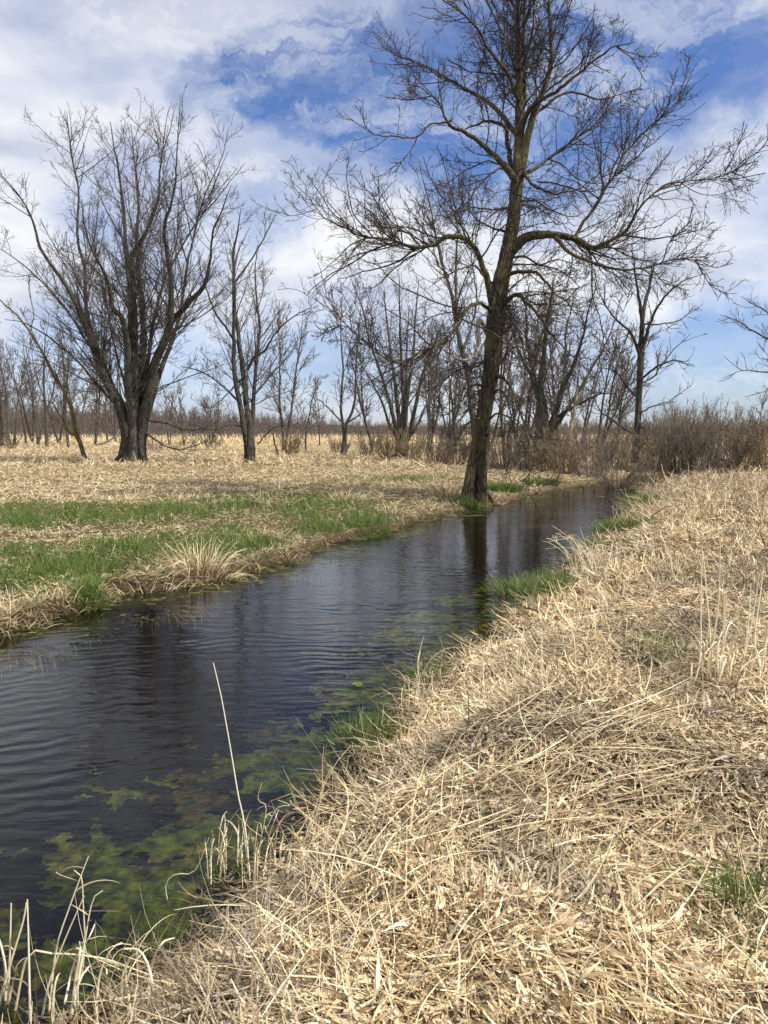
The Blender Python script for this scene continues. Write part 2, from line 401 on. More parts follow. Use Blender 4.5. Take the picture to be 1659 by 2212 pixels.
mpw = N(nt, 'ShaderNodeMapping'); mpw.inputs['Scale'].default_value = (1., 2.6, 1); mpw.inputs['Rotation'].default_value = (0, 0, R_(20)); L(geo.outputs['Position'], mpw.inputs[0])
n1 = N(nt, 'ShaderNodeTexNoise', i_Scale=2.6, i_Detail=4., i_Roughness=.5); L(mpw.outputs[0], n1.inputs['Vector'])
n2 = N(nt, 'ShaderNodeTexNoise', i_Scale=.5, i_Detail=2.); L(geo.outputs['Position'], n2.inputs['Vector'])
msk = N(nt, 'ShaderNodeMapRange'); L(n2.outputs[0], msk.inputs[0]); msk.inputs[1].default_value = .48; msk.inputs[2].default_value = .64
a = N(nt, 'ShaderNodeMath', operation='MULTIPLY'); L(w1, a.inputs[0]); L(msk.outputs[0], a.inputs[1])
a2 = N(nt, 'ShaderNodeMath', operation='MULTIPLY'); L(a.outputs[0], a2.inputs[0]); a2.inputs[1].default_value = .42
ad = N(nt, 'ShaderNodeMath', operation='ADD'); L(a2.outputs[0], ad.inputs[0]); L(n1.outputs[0], ad.inputs[1])
bp = N(nt, 'ShaderNodeBump', i_Strength=.27, i_Distance=.035); L(ad.outputs[0], bp.inputs['Height'])
gl = N(nt, 'ShaderNodeBsdfGlossy', i_Roughness=.01); L(bp.outputs[0], gl.inputs['Normal']); gl.inputs[0].default_value = (.96, .97, 1, 1)
tr = N(nt, 'ShaderNodeBsdfTransparent'); tr.inputs[0].default_value = (.44, .44, .34, 1)
fr = N(nt, 'ShaderNodeFresnel', i_IOR=1.33); L(bp.outputs[0], fr.inputs['Normal'])
mx = N(nt, 'ShaderNodeMixShader'); L(fr.outputs[0], mx.inputs[0]); L(tr.outputs[0], mx.inputs[1]); L(gl.outputs[0], mx.inputs[2])
L(mx.outputs[0], o.inputs[0])
wa = obj('water', make_mesh('water', V, inv.reshape(-1, 4), smooth=True), m); tag(wa, kind='structure')

# ------------------------------------------------------------------ algae: ragged sheets built from small cells
def algae(name, label, x0, x1, y0, y1, cell, fn, zfn, mt):
    xs = np.arange(x0, x1, cell); ys = np.arange(y0, y1, cell)
    X, Y = np.meshgrid(xs, ys)
    D, S = creek(X, Y)
    k = fn(X+.35*(fbm(X*1.3+Y*.7, Y*1.3-X*.7, 301, 3)-.5)+.12*(fbm(X*6+Y*4, Y*6-X*4, 303, 2)-.5), Y+.35*(fbm(X*1.2-Y*.6, Y*1.2+X*.6, 305, 3)-.5)+.10*(fbm(X*5-Y*4, Y*5+X*4, 307, 2)-.5), D, S)
    kq = k[:-1, :-1] & k[:-1, 1:] & k[1:, 1:] & k[1:, :-1]
    idx = np.arange(X.size).reshape(X.shape)
    Q = np.stack([idx[:-1, :-1][kq], idx[:-1, 1:][kq], idx[1:, 1:][kq], idx[1:, :-1][kq]], -1)
    used, inv = np.unique(Q, return_inverse=True)
    Z = zfn(X, Y, D)
    V = np.stack([X.ravel()[used]+rng.normal(size=len(used))*cell*.2, Y.ravel()[used]+rng.normal(size=len(used))*cell*.2, Z.ravel()[used]], -1)
    o = obj(name, make_mesh(name, V, inv.reshape(-1, 4), smooth=True), mt)
    return tag(o, label, 'algae', kind='stuff')
def algmat(name, stops, rough=.7):
    m, nt, o = mat(name); L = nt.links.new
    geo = N(nt, 'ShaderNodeNewGeometry')
    n1 = N(nt, 'ShaderNodeTexNoise', i_Scale=3., i_Detail=8., i_Roughness=.7); L(geo.outputs['Position'], n1.inputs['Vector'])
    n2 = N(nt, 'ShaderNodeTexNoise', i_Scale=11., i_Detail=8., i_Roughness=.72); L(geo.outputs['Position'], n2.inputs['Vector'])
    col = ramp(nt, n1.outputs[0], stops)
    dk = ramp(nt, n2.outputs[0], [(.36, (.10, .11, .09)), (.48, (.55, .55, .5)), (.64, (1.5, 1.45, 1.3))])
    mm = N(nt, 'ShaderNodeMix', data_type='RGBA', blend_type='MULTIPLY'); mm.inputs[0].default_value = 1; L(col, mm.inputs[6]); L(dk, mm.inputs[7])
    b = N(nt, 'ShaderNodeBsdfPrincipled', i_Roughness=rough); L(mm.outputs[2], b.inputs['Base Color']); b.inputs['Specular IOR Level'].default_value = .2
    bp = N(nt, 'ShaderNodeBump', i_Strength=.6, i_Distance=.02); L(n2.outputs[0], bp.inputs['Height']); L(bp.outputs[0], b.inputs['Normal'])
    L(b.outputs[0], o.inputs[0]); return m
M_alg = algmat('algae_green', [(.36, (.10, .14, .02)), (.5, (.24, .31, .045)), (.62, (.36, .31, .07))])
M_alg2 = algmat('algae_brown', [(.36, (.14, .11, .03)), (.5, (.20, .15, .05)), (.62, (.10, .16, .06))])
M_weed = algmat('duckweed', [(.36, (.055, .055, .02)), (.5, (.10, .10, .035)), (.62, (.075, .095, .025))])
def f_right(X, Y, D, S):
    wid = .30+.38*(1-ss(6, 11.5, Y))+.30*np.exp(-((Y-9.6)/1.6)**2)*1.0
    wid = wid*(1-.55*ss(12, 16, Y))
    n = fbm(X*2.9+.4*Y, Y*3.6, 41, 4)
    return S & (D < .05) & (D > -1.9) & (n+.50*(fbm(X*14, Y*17, 51, 4)-.5) > .26+.15*np.clip(-D/wid, 0, 3)**1.6)
algae('algae', 'ragged green algae mats floating just under the water along the right bank', -7, 8, -1, 26, .021, f_right,
      lambda X, Y, D: -.006-.05*fbm(X*1.1, Y*1.1, 61, 2)+.04*(fbm(X*4, Y*4, 63, 2)-.5), M_alg)
def f_deep(X, Y, D, S):
    n = fbm(X*2+9, Y*2.2, 71, 5)
    return S & (D < .1) & (D > -2.3) & (n+.3*(fbm(X*9, Y*9, 77, 3)-.5) > .15+.20*np.clip(-D/.62, 0, 4)+.25*ss(9, 12, Y))
algae('sunken_algae', 'dull brown algae lying deeper under the water beside the right bank', -7, 6, -1, 13, .05, f_deep,
      lambda X, Y, D: -.20-.10*fbm(X*1.1, Y*1.1, 81, 2), M_alg2)
def f_left(X, Y, D, S):
    n = fbm(X*1.6, Y*2.6, 91, 4)
    wid = .60-.15*ss(12, 20, Y)
    return (~S) & (D < .08) & (D > -1.6) & (n+.34*(fbm(X*9, Y*14, 93, 3)-.5) > .16+.30*np.clip(-D/wid, 0, 4))
algae('pond_scum', 'olive green floating scum strip along the left bank', -12, 9, 5, 32, .035, f_left,
      lambda X, Y, D: -.018+.030*fbm(X*5, Y*9, 99, 3), M_weed)

# ------------------------------------------------------------------ blades
def blades(pos, yaw, pitch, length, width, curl, ycurl, col, seg=3, roll=None, tip=.25):
    n = len(pos)
    st = length/seg
    P = np.empty((n, seg+1, 3)); P[:, 0] = pos
    p = pitch.copy(); y = yaw.copy()
    Wd = np.empty((n, seg+1, 3))
    if roll is None: roll = rng.normal(size=n)*.6
    for k in range(seg+1):
        d = np.stack([np.cos(y)*np.cos(p), np.sin(y)*np.cos(p), np.sin(p)], -1)
        side = np.stack([-np.sin(y), np.cos(y), np.zeros(n)], -1)
        up = np.cross(d, side)
        Wd[:, k] = side*np.cos(roll)[:, None]+up*np.sin(roll)[:, None]
        if k < seg:
            P[:, k+1] = P[:, k]+d*st[:, None]
            p = p+curl/seg; y = y+ycurl/seg
    prof = np.linspace(1, 0, seg+1)**.6*(1-tip)+tip
    prof[0] = .8
    hw = width[:, None]*.5*prof[None, :]
    A = P+Wd*hw[..., None]; B = P-Wd*hw[..., None]
    V = np.stack([A, B], 2).reshape(-1, 3)
    b0 = (np.arange(n)[:, None]*(seg+1)+np.arange(seg)[None, :])*2
    Q = np.stack([b0, b0+1, b0+3, b0+2], -1).reshape(-1, 4)
    C = np.repeat(col, (seg+1)*2, axis=0)
    return V, Q, C
STRAW = np.array([(.72, .59, .40), (.60, .47, .30), (.44, .33, .20), (.84, .73, .52), (.27, .19, .115), (.40, .345, .27), (.12, .08, .05), (.56, .42, .26)])
SW = np.array([.20, .18, .15, .11, .12, .09, .07, .08])
def strawcol(n, bright=1.0):
    c = STRAW[rng.choice(len(STRAW), n, p=SW/SW.sum())]*np.array([.99, .97, .90])
    return np.clip(c*rng.uniform(.78, 1.12, (n, 1))*bright, 0, .9)
GREENC = np.array([(.10, .165, .028), (.15, .22, .04), (.06, .115, .02), (.24, .28, .09), (.11, .19, .03)])
def greencol(n):
    c = GREENC[rng.integers(0, 5, n)]; return c*rng.uniform(.75, 1.2, (n, 1))
GP = [(110,1245,170,48,.7),(420,1180,160,36,.7),(700,1115,110,28,.65),(60,1115,80,28,1.),(200,1112,160,22,1.),(350,1110,120,18,.95),(600,1092,230,26,.85),(700,1140,80,20,1),(300,1190,140,28,.85),(200,1232,90,36,.85),(500,1178,110,24,.85),
      (190,1290,32,20,1),(60,1200,100,30,.55),(80,1272,110,35,.55),(800,1128,60,20,1),(830,1098,70,14,.6),(1090,1058,52,11,1),(1000,1086,40,12,.8),(860,1036,150,8,.75),(1170,1046,60,6,.7),
      (450,1150,130,16,.5),(1540,1050,80,6,.3),(100,1030,100,6,.25),(420,1200,60,20,.8),(960,1060,60,8,.4),(60,1390,40,20,.3)]
GR = [(1150,1258,62,17,1),(1345,1142,42,18,1),(1393,1082,26,13,1),(795,1575,55,50,.65),(935,1445,45,32,.5),(1430,1400,70,50,.28),(1640,2120,50,40,.35),(1590,1960,60,40,.2),(1320,1360,60,30,.25),(820,1640,60,40,.4),(1250,1225,30,20,.7),(1290,1180,25,12,.8),
      (1100,1320,50,18,.45),(500,1850,30,60,.3),(1360,1105,20,14,.6)]
def green_mask(P, lst):
    u, v = proj(P); m = np.zeros(len(P))
    for a, b, c, d, s in lst: m = np.maximum(m, s*np.exp(-(((u-a)/c)**2+((v-b)/d)**2)**1.3*.8))
    return m
def scatter(n, u0, u1, v0, v1, side, dmin=.0, hz=.35):
    """uniform in the view's solid angle, on the ground, on one bank only"""
    u = rng.uniform(u0, u1, n); v = v0+(v1-v0)*rng.random(n)
    dx = (u-829.5)/F_; dy = -(v-1106)/F_
    d = cF[None]+dx[:, None]*cX+dy[:, None]*cU
    t = (hz-CAMZ)/d[:, 2]
    x = d[:, 0]*t; y = d[:, 1]*t
    D, S = creek(x, y)
    k = (S == side) & (D > dmin)
    x, y, D = x[k], y[k], D[k]
    return x, y, D
def flow(x, y, s):
    return (fbm(x*.7, y*.7, s, 2)-.5)*2*math.pi*1.6

def thatch(name, label, parts):
    B = Buf()
    for (n, u0, u1, v0, v1, side, ln, wd, lay, upf, seg, *rest) in parts:
        x, y, D = scatter(n, u0, u1, v0, v1, side, -.06, .5 if (side and v0 > 1300) else .33)
        if rest: kf = D < rest[0]; x, y, D = x[kf], y[kf], D[kf]
        n = len(x); dist = np.hypot(x, y)
        z = height(x, y)
        P = np.stack([x, y, z], -1)
        gm = green_mask(P, GR if side else GP)
        k = rng.random(n) > gm*.75
        x, y, D, dist, P, gm = x[k], y[k], D[k], dist[k], P[k], gm[k]; n = len(x)
        yaw = flow(x, y, 101)+rng.normal(size=n)*(.35+.75*fbm(x*1.3, y*1.3, 161, 2))+math.pi*(rng.random(n) > .5)
        lay_h = lay*(rng.random(n)**.8)*(.35+1.3*fbm(x*2.2, y*2.2, 111, 3))
        P[:, 2] += lay_h-.01
        up = rng.random(n) < upf
        pitch = np.where(up, rng.uniform(.35, 1.25, n), rng.normal(size=n)*.24+.03)
        lenn = ln*np.minimum(rng.lognormal(0, .45, n), 2.1)
        wdd = np.maximum(wd*np.minimum(rng.lognormal(0, .4, n), 1.9), dist*.00065)
        curl = rng.normal(size=n)*.9-np.where(up, .9, .15); up &= D > .3
        c = strawcol(n, .97)
        tone = fbm(x*.8, y*.8, 121, 3)[:, None]; old = ss(.50, .72, fbm(x*2.1+5, y*2.1, 171, 3))[:, None]
        c = c*(1-.38*old)*(1-old*np.array([.0, -.02, -.10]))
        c = c*(1.18-.38*ss(.35, .75, tone))
        if not side: c = .40*np.array([.62, .50, .305])+.62*c
        wetm = ss(.35, .02, D)[:, None]; c = c*(1-.45*wetm)*np.array([1, 1-.04, 1-.12])**wetm
        V, Q, C = blades(P, yaw, pitch, lenn, wdd, curl, rng.normal(size=n)*.6, c, seg)
        B.add(V, Q, C)
    o = obj(name, B.mesh(name, smooth=False), M_straw)
    return tag(o, label, 'dry grass', kind='stuff')
thatch('dry_grass', 'flattened pale straw matted over the right bank in the foreground', [
    (74000, -60, 1760, 1560, 2420, True, .062, .0092, .065, .02, 3),
    (6000, -60, 1760, 1560, 2420, True, .24, .0036, .08, .05, 5),
    (70000, 500, 1760, 1260, 1640, True, .095, .0115, .07, .03, 3),
    (9000, 500, 1760, 1230, 1640, True, .30, .005, .08, .10, 4),
    (90000, 1100, 1760, 1015, 1300, True, .16, .015, .09, .07, 3),
    (12000, 1150, 1760, 1005, 1120, True, .45, .014, .12, .45, 3)])
thatch('meadow_grass', 'bleached dry grass of the meadow across the creek', [
    (120000, -60, 1400, 1005, 1400, False, .11, .010, .05, .05, 3),
    (110000, -60, 1400, 1025, 1420, False, .13, .009, .07, .02, 3, .20),
    (60000, -60, 1400, 975, 1090, False, .17, .018, .06, .07, 3),
    (26000, -60, 1700, 950, 1010, False, .42, .04, .10, .3, 3),
    (14000, -60, 1700, 938, 962, False, .8, .09, .15, .5, 3)])

def greens(name, label, lst, side, n, u0, u1, v0, v1, ln):
    x, y, D = scatter(n, u0, u1, v0, v1, side, -.10, .33 if not side else .3)
    z = height(x, y); P = np.stack([x, y, z], -1)
    gm = green_mask(P, lst)*(ss(.26, .56, fbm(x*1.9, y*1.9, 131, 4))*1.15+.2)
    base = .10 if not side else .008
    k = rng.random(len(x)) < np.clip(gm*1.1+base, 0, 1)
    x, y, P, gm = x[k], y[k], P[k], gm[k]; n = len(x)
    P[:, 2] -= .01
    dist = np.hypot(x, y)
    V, Q, C = blades(P, rng.uniform(0, 6.28, n), rng.uniform(.85, 1.5, n), ln*rng.lognormal(0, .3, n)*(.5+.9*gm*fbm(x*1.1, y*1.1, 151, 2)*1.6), np.maximum(.006*rng.lognormal(0, .2, n), dist*.00055),
                     -rng.uniform(0, .9, n), rng.normal(size=n)*.3, greencol(n), 3, tip=.1)
    B = Buf(); B.add(V, Q, C)
    o = obj(name, B.mesh(name, smooth=False), M_green); return tag(o, label, 'grass', kind='stuff')
greens('green_grass', 'fresh green grass sprouting in patches on the left bank', GP, False, 260000, -60, 1420, 1015, 1420, .15)
greens('green_shoots', 'short green shoots showing through the straw of the right bank', GR, True, 160000, 350, 1720, 1060, 2250, .17)

# ------------------------------------------------------------------ trees
def poly_from_disp(pts, Y0, Yd, K, thin=.72):
    """pts: (u, v, half width in photo px [, extra depth]); the stem swings by Yd from base to tip"""
    n = len(pts); out = []
    for i, p in enumerate(pts):
        t = i/(n-1)
        Yp = Y0+Yd*t+(p[3] if len(p) > 3 else 0)
        q = at(p[0], p[1], Yp); rr = p[2]*(thin+(1-thin)*min(p[2]/14, 1))*(.93); out.append((*q, rr*Yp/F_))
    s = spline(out, K)
    return s[None, :, :3], np.maximum(s[None, :, 3], .004)
def wobble(P, amp):
    n = P.shape[1]
    k = np.cumsum(rng.normal(size=P.shape)*amp, axis=1); k -= k[:, :1]
    t = np.linspace(0, 1, n)[None, :, None]
    k = k-k[:, -1:]*t
    return P+k
def ribfn(seed, amp, lobes):
    def f(th, K):
        z = np.linspace(0, 1, K)[:, None]
        r = np.zeros((K, len(th)))
        for j, nl in enumerate(lobes):
            r += np.sin(nl*th[None, :]+seed*1.7+j*2.1+3.0*np.sin(z*5+j)+z*(2+j))/(1+j*.6)
        r = 1+amp*r*(1.2-.6*z)
        return r[None]+rng.normal(size=(1, K, len(th)))*amp*.16
    return f
def twiggery(buf, sets, P_):
    """grow the crown off a list of (P,R) limbs. P_ = list of level dicts"""
    P, R = joinset(sets, 18)
    for lv in P_:
        lv = dict(lv); m = lv.pop('m', 3); keepp = lv.pop('alsoparent', False)
        cP, cR = kids(P, R, **lv)
        buf.tube(cP, cR, m)
        P, R = cP, cR
        if len(P) == 0: break
def add_tree(name, label, base, cat='tree', group=None, trunk=None, limbs=None, crown=None, mats=None, limbname='limb'):
    root = thing(name, base, label, cat, group)
    if trunk is not None: obj('trunk', trunk.mesh('trunk', base), mats[0], root)
    for l in (limbs or []): obj(limbname, l.mesh(limbname, base), mats[0] if len(mats) < 3 else mats[2], root)
    if crown is not None: obj('crown', crown.mesh('crown', base), mats[1], root)
    return root

# ---- the big tree on the left bank
Y0 = 22.0
tb = Buf(); allsets = []
def T(pts, yd, K=30, w=.009):
    P, R = poly_from_disp(pts, Y0, yd, K); return wobble(P, w), R
tr_pts = [(1034,1112,27),(1034,1078,23),(1036,1030,20),(1040,960,19.5),(1046,880,20),(1056,800,21),(1064,740,22),(1070,690,24),(1079,630,22),(1090,570,19),(1099,520,17.5),(1108,460,16.5),(1114,410,16),(1120,370,15)]
P, R = poly_from_disp(tr_pts, Y0, 0, 110)
tb.tube(wobble(P, .006), R*.86, 44, ribfn(1, .10, (3, 5, 9, 14)))
# a second root flare to the left with the dark hollow between
P, R = poly_from_disp([(1003,1106,15),(1010,1070,15),(1018,1020,13),(1028,960,11),(1040,900,7)], Y0-.22, .2, 40); tb.tube(P, R, 20, ribfn(3, .12, (3, 5)))
P, R = poly_from_disp([(1044,1114,13),(1043,1080,11),(1046,1000,9),(1050,900,8),(1058,780,7)], Y0-.32, .1, 60); tb.tube(wobble(P, .004), R, 16, ribfn(4, .14, (3, 5)))
for pts, yd in [([(1119,372,13),(1119,330,12),(1119,286,11),(1120,200,9),(1119,143,8),(1116,60,6),(1114,-60,4.5),(1118,-200,2)], .4),
                ([(1124,380,11),(1133,320,10),(1138,292,9),(1152,249,8),(1168,210,7.5),(1181,177,7),(1192,129,6),(1190,60,5),(1187,0,4),(1194,-90,3),(1190,-180,1.5)], -.7),
                ([(1128,330,6),(1126,260,6),(1130,180,5),(1132,100,4.5),(1133,20,3.6),(1140,-100,2)], 1.2)]:
    P, R = T(pts, yd, 50, .008); tb.tube(P, R, 12, ribfn(2, .05, (2, 3))); allsets.append((P[:, 8:], R[:, 8:]))
LIMBS = [
 ([(1066,700,11),(1062,640,10),(1055,595,9.5),(1048,565,9),(1031,529,8.5),(1012,516,8),(979,514,7.5),(943,532,7),(897,537,6.5),(845,521,5),(780,516,4),(734,493,3),(692,467,2),(659,428,1.5),(623,385,1)], -2.2),
 ([(907,531,4.5),(891,506,4),(865,494,3.6),(839,490,3.2),(815,478,2.6),(793,447,2.2),(750,415,1.7),(712,396,1)], .8),
 ([(1100,545,14),(1124,522,13),(1150,512,12),(1203,509,10.5),(1248,522,9.5),(1281,539,8.5),(1314,529,7),(1353,506,6),(1372,475,5),(1395,445,4.2),(1444,402,3.2),(1523,388,2.2),(1594,366,1.6),(1627,326,1)], -1.6),
 ([(1238,517,6.5),(1262,480,6),(1294,437,5.4),(1333,366,4.4),(1352,325,3.8),(1379,300,3.2),(1420,265,2.4),(1444,242,2),(1490,189,1)], 1.3),
 ([(1200,514,8),(1229,542,6.5),(1268,558,5.6),(1314,574,4.8),(1379,578,3.6),(1444,560,2.8),(1542,563,1.2)], -2.8),
 ([(1350,508,4.4),(1400,515,3.4),(1440,512,2.8),(1503,498,1.6),(1545,480,.9)], -.6),
 ([(1112,400,11),(1105,379,10),(1066,333,8.5),(1020,294,7),(985,270,6),(968,255,5),(955,225,4),(925,195,3),(893,180,2),(860,172,1)], -2.0),
 ([(975,260,4.6),(950,262,4.2),(928,268,4),(896,294,3.6),(837,294,3),(798,283,2.2),(739,250,1.2)], -.8),
 ([(902,293,3),(883,333,2.3),(850,362,1.8),(815,388,1)], -.4),
 ([(1118,290,9),(1085,248,7.5),(1046,215,6.5),(1000,189,5),(948,157,3.8),(889,131,2.6),(850,112,1.5),(815,95,1)], 1.5),
 ([(1114,385,9),(1098,345,8),(1092,294,7),(1079,271,6.2),(1046,264,5),(1026,274,3.6),(1005,278,2)], 1.6),
 ([(1081,272,4),(1085,200,3.6),(1082,130,3),(1090,60,2.4),(1086,-20,1.5)], 1.2),
 ([(1046,264,3.6),(1040,215,3.2),(1034,160,2.6),(1050,100,2)], 1.2),
 ([(1119,215,7.5),(1085,150,6.5),(1052,111,5.2),(1020,65,4.4),(981,26,3.5),(941,-5,2.5),(900,-40,1.2)], -2.2),
 ([(1120,150,6),(1095,95,5),(1070,40,4),(1040,-15,3),(1010,-60,1.5)], 1.8),
 ([(1126,285,9),(1144,245,7.6),(1177,215,6.6),(1222,189,5.6),(1281,131,4.2),(1327,98,3),(1370,90,2)], -1.8),
 ([(1150,256,6),(1183,235,5.4),(1229,209,4.6),(1294,215,3.4),(1340,205,2.4),(1388,190,1.2)], .9),
 ([(1132,375,7),(1155,362,6.2),(1183,346,5.6),(1229,307,4.8),(1268,281,4),(1314,241,3),(1360,205,1.5)], 2.2),
 ([(1132,368,7),(1141,385,6),(1157,405,5),(1196,424,4),(1235,418,3.2),(1275,392,2.2),(1310,360,1.2)], -1.8),
 ([(1160,392,4),(1200,398,3.4),(1260,410,2.6),(1330,398,1.6),(1370,380,1)], -1.2),
 ([(1104,440,6),(1092,450,5),(1059,452,4),(1020,444,3),(980,460,2),(950,480,1)], -1.7),
 ([(1110,372,5),(1079,366,4.6),(1052,385,4),(1026,418,3.2),(1000,446,2.2),(960,470,1.2)], -2.1),
 ([(1104,360,4),(1060,350,3.4),(1015,362,2.6),(975,392,2),(930,402,1)], 2.),
 ([(1098,595,8),(1115,589,6.6),(1136,585,6),(1160,591,5.4),(1178,607,4.8),(1196,630,3.8),(1220,650,3),(1250,690,1.6)], -1.9),
 ([(1085,655,9),(1102,646,7.8),(1123,641,7),(1141,649,6.6),(1162,672,6),(1188,714,5),(1209,742,4),(1227,775,3),(1240,820,2),(1250,870,1.2)], -2.6),
 ([(1066,745,8),(1076,729,7),(1095,703,6.4),(1110,696,5.6),(1123,719,4.8),(1131,763,4.2),(1150,775,3),(1175,780,1.8)], -1.9),
 ([(1065,800,6),(1088,775,5),(1110,748,4.4),(1140,756,3.4),(1165,790,2.6),(1185,850,1.8),(1195,900,1)], 1.6),
 ([(1064,822,7),(1079,813,6),(1097,820,5.4),(1115,841,4.8),(1123,873,4.2),(1139,914,3.4),(1147,958,2.8),(1150,1010,2),(1146,1060,1.3),(1150,1076,1),(1158,1088,.8)], -2.2),
 ([(1055,856,6),(1068,846,5),(1081,841,4.6),(1097,862,4),(1102,906,3.4),(1097,958,2.6),(1100,1000,1.2)], -1.2),
 ([(1055,905,5),(1075,895,4.2),(1096,908,3.4),(1120,950,2.6),(1148,1000,1.8),(1180,1030,1)], -2.4),
 ([(1064,674,7),(1053,664,7),(1029,654,7),(1006,667,6.6),(990,690,6),(972,716,5.6),(946,740,5),(915,757,4.5),(880,776,4),(848,786,3.6),(815,764,3),(782,739,2.4),(752,709,2),(723,665,1.5),(716,621,1)], -4.0),
 ([(1062,612,6),(1045,594,4.6),(1027,578,4),(1006,576,3.6),(980,591,3),(949,612,2.4),(923,625,1.3)], -2.6),
 ([(1050,840,6),(1040,834,5.6),(1019,839,5),(1009,852,4),(990,872,3),(965,890,2),(930,900,1)], -1.4),
 ([(1046,900,5),(1025,905,4),(1000,930,3),(975,960,2),(960,990,1)], -1.8),
 ([(1062,770,6),(1030,790,4.6),(990,800,3.6),(950,830,2.4),(915,850,1.2)], 1.7),
 ([(1088,560,6),(1130,560,4.6),(1165,575,3.6),(1205,560,2.6),(1250,575,1.4)], 2.0),
 ([(1090,500,5),(1060,490,4),(1030,470,3),(1000,430,2),(985,390,1.2)], 2.2),
 ([(1114,440,5),(1150,430,4),(1185,450,3.2),(1230,470,2.2),(1270,455,1.3)], 2.3),
]
limb_bufs = []
for k, (pts, yd) in enumerate(LIMBS):
    K = max(20, len(pts)*4)
    # limbs that fork off another limb start at that limb's depth
    P, R = poly_from_disp(pts, Y0+{1: -1.1, 3: -.6, 4: -.5, 5: -.9, 7: -1.3, 8: -1.5, 11: 1.2, 12: 1.4, 16: .0, 19: -.3}.get(k, 0), yd, K, .42)
    R = R*.92
    P = wobble(P, .016 if k != 2 else .010)
    b = Buf(); b.tube(P, R, 9, ribfn(k, .05, (2, 3))); limb_bufs.append(b)
    s0 = int(K*.14); allsets.append((P[:, s0:], R[:, s0:]))
# the pale broken stub
sb = Buf(); P, R = poly_from_disp([(1052,722,6),(1042,702,5.5),(1034,690,6.5),(1032,712,6),(1033,740,5.5),(1031,762,5),(1001,779,4.4),(975,768,2.6),(945,742,1.5)], Y0, -1.2, 40); P = wobble(P, .008)
sb.tube(P, R, 10, ribfn(9, .06, (2, 3))); allsets.append((P[:, 22:], R[:, 22:]))
cb = Buf()
small = list(allsets)
for (P_l, R_l), de in ((allsets[0], 2.0), (allsets[1], 1.8), (allsets[2], 1.7)):
    q, r = kids(P_l, R_l, de, .42, .80, .0, 16, .02, .10, .0105, .022, 1.6, 4.7, jit=.25); cb.tube(q, r, 6); small.append((q, r))
for k in (2, 0, 3, 4, 6, 9, 13, 15, 17):
    P_l, R_l = allsets[3+k]
    q, r = kids(P_l, R_l, 1.1, .42, .70, .1, 14, .04, .12, .0115, .016, 1.2, 3.0, jit=.25); cb.tube(q, r, 5); small.append((q, r))
for k in range(23, 35):
    P_l, R_l = allsets[3+k]
    q, r = kids(P_l, R_l, 1.0, .40, .85, .1, 12, -.07, .15, .0105, .012, .6, 1.9, jit=.3); cb.tube(q, r, 5); small.append((q, r))
P_l, R_l = poly_from_disp(tr_pts, Y0, 0, 40)
q, r = kids(P_l[:, 10:], R_l[:, 10:], 2.6, .42, 1.25, .0, 14, -.06, .13, .0115, .014, 1.0, 2.5, jit=.2); cb.tube(q, r, 5); small.append((q, r))
twiggery(cb, small, [dict(dens=5.6, ratio=.44, ang=.72, tmin=.04, K=11, trop=.030, wig=.15, rad=.0095, rmin=.009, lmin=.35, lmax=2.8, m=5, tend=.93),
                     dict(dens=5.2, ratio=.42, ang=.72, tmin=.10, K=8, trop=.035, wig=.18, rad=.010, rmin=.0066, lmin=.25, lmax=1.35, m=3),
                     dict(dens=6.2, ratio=.45, ang=.72, tmin=.12, K=6, trop=.05, wig=.22, rad=.010, rmin=.0053, lmin=.14, lmax=.55),
                     dict(dens=7.0, ratio=.52, ang=.70, tmin=.2, K=4, trop=.09, wig=.22, rad=.010, rmin=.0046, lmin=.08, lmax=.22)])
# shoots straight off the trunk
P, R = poly_from_disp(tr_pts, Y0, 0, 40)
q, r = kids(P, R*.9, 22, .10, 1.25, .2, 8, -.03, .22, .012, .006, .3, 1.3); cb.tube(q, r, 3)
q2, r2 = kids(q, r, 7, .45, .8, .1, 5, -.02, .25, .01, .0045, .1, .5); cb.tube(q2, r2, 3)
base = at(1030, 1098, Y0)
main = thing('bare_tree', base, 'tallest bare tree, standing at the edge of the left bank with a thick hollow-footed trunk', 'tree')
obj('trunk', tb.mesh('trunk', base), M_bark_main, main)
for a_, l_ in ((2.6, .9), (3.4, .8), (1.2, .7), (.5, .6)):
    q0 = np.array([base[0], base[1], .30]); d_ = np.array([math.cos(a_), math.sin(a_), 0])
    rp = spline(np.array([q0+d_*.10+np.array([0, 0, .50]), q0+d_*.26+np.array([0, 0, .14]), q0+d_*(.3+.28*l_)+np.array([.02, 0, -.10]), q0+d_*(.3+.5*l_)+np.array([0, .03, -.38])]), 14)
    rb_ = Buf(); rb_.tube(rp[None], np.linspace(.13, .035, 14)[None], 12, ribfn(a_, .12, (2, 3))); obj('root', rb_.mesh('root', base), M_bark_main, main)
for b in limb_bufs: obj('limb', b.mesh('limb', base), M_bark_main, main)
o = obj('broken_limb', sb.mesh('broken_limb', base), M_bark_pale, main); o['label'] = 'pale broken limb stripped of its bark'
obj('crown', cb.mesh('crown', base), M_twig_main, main)

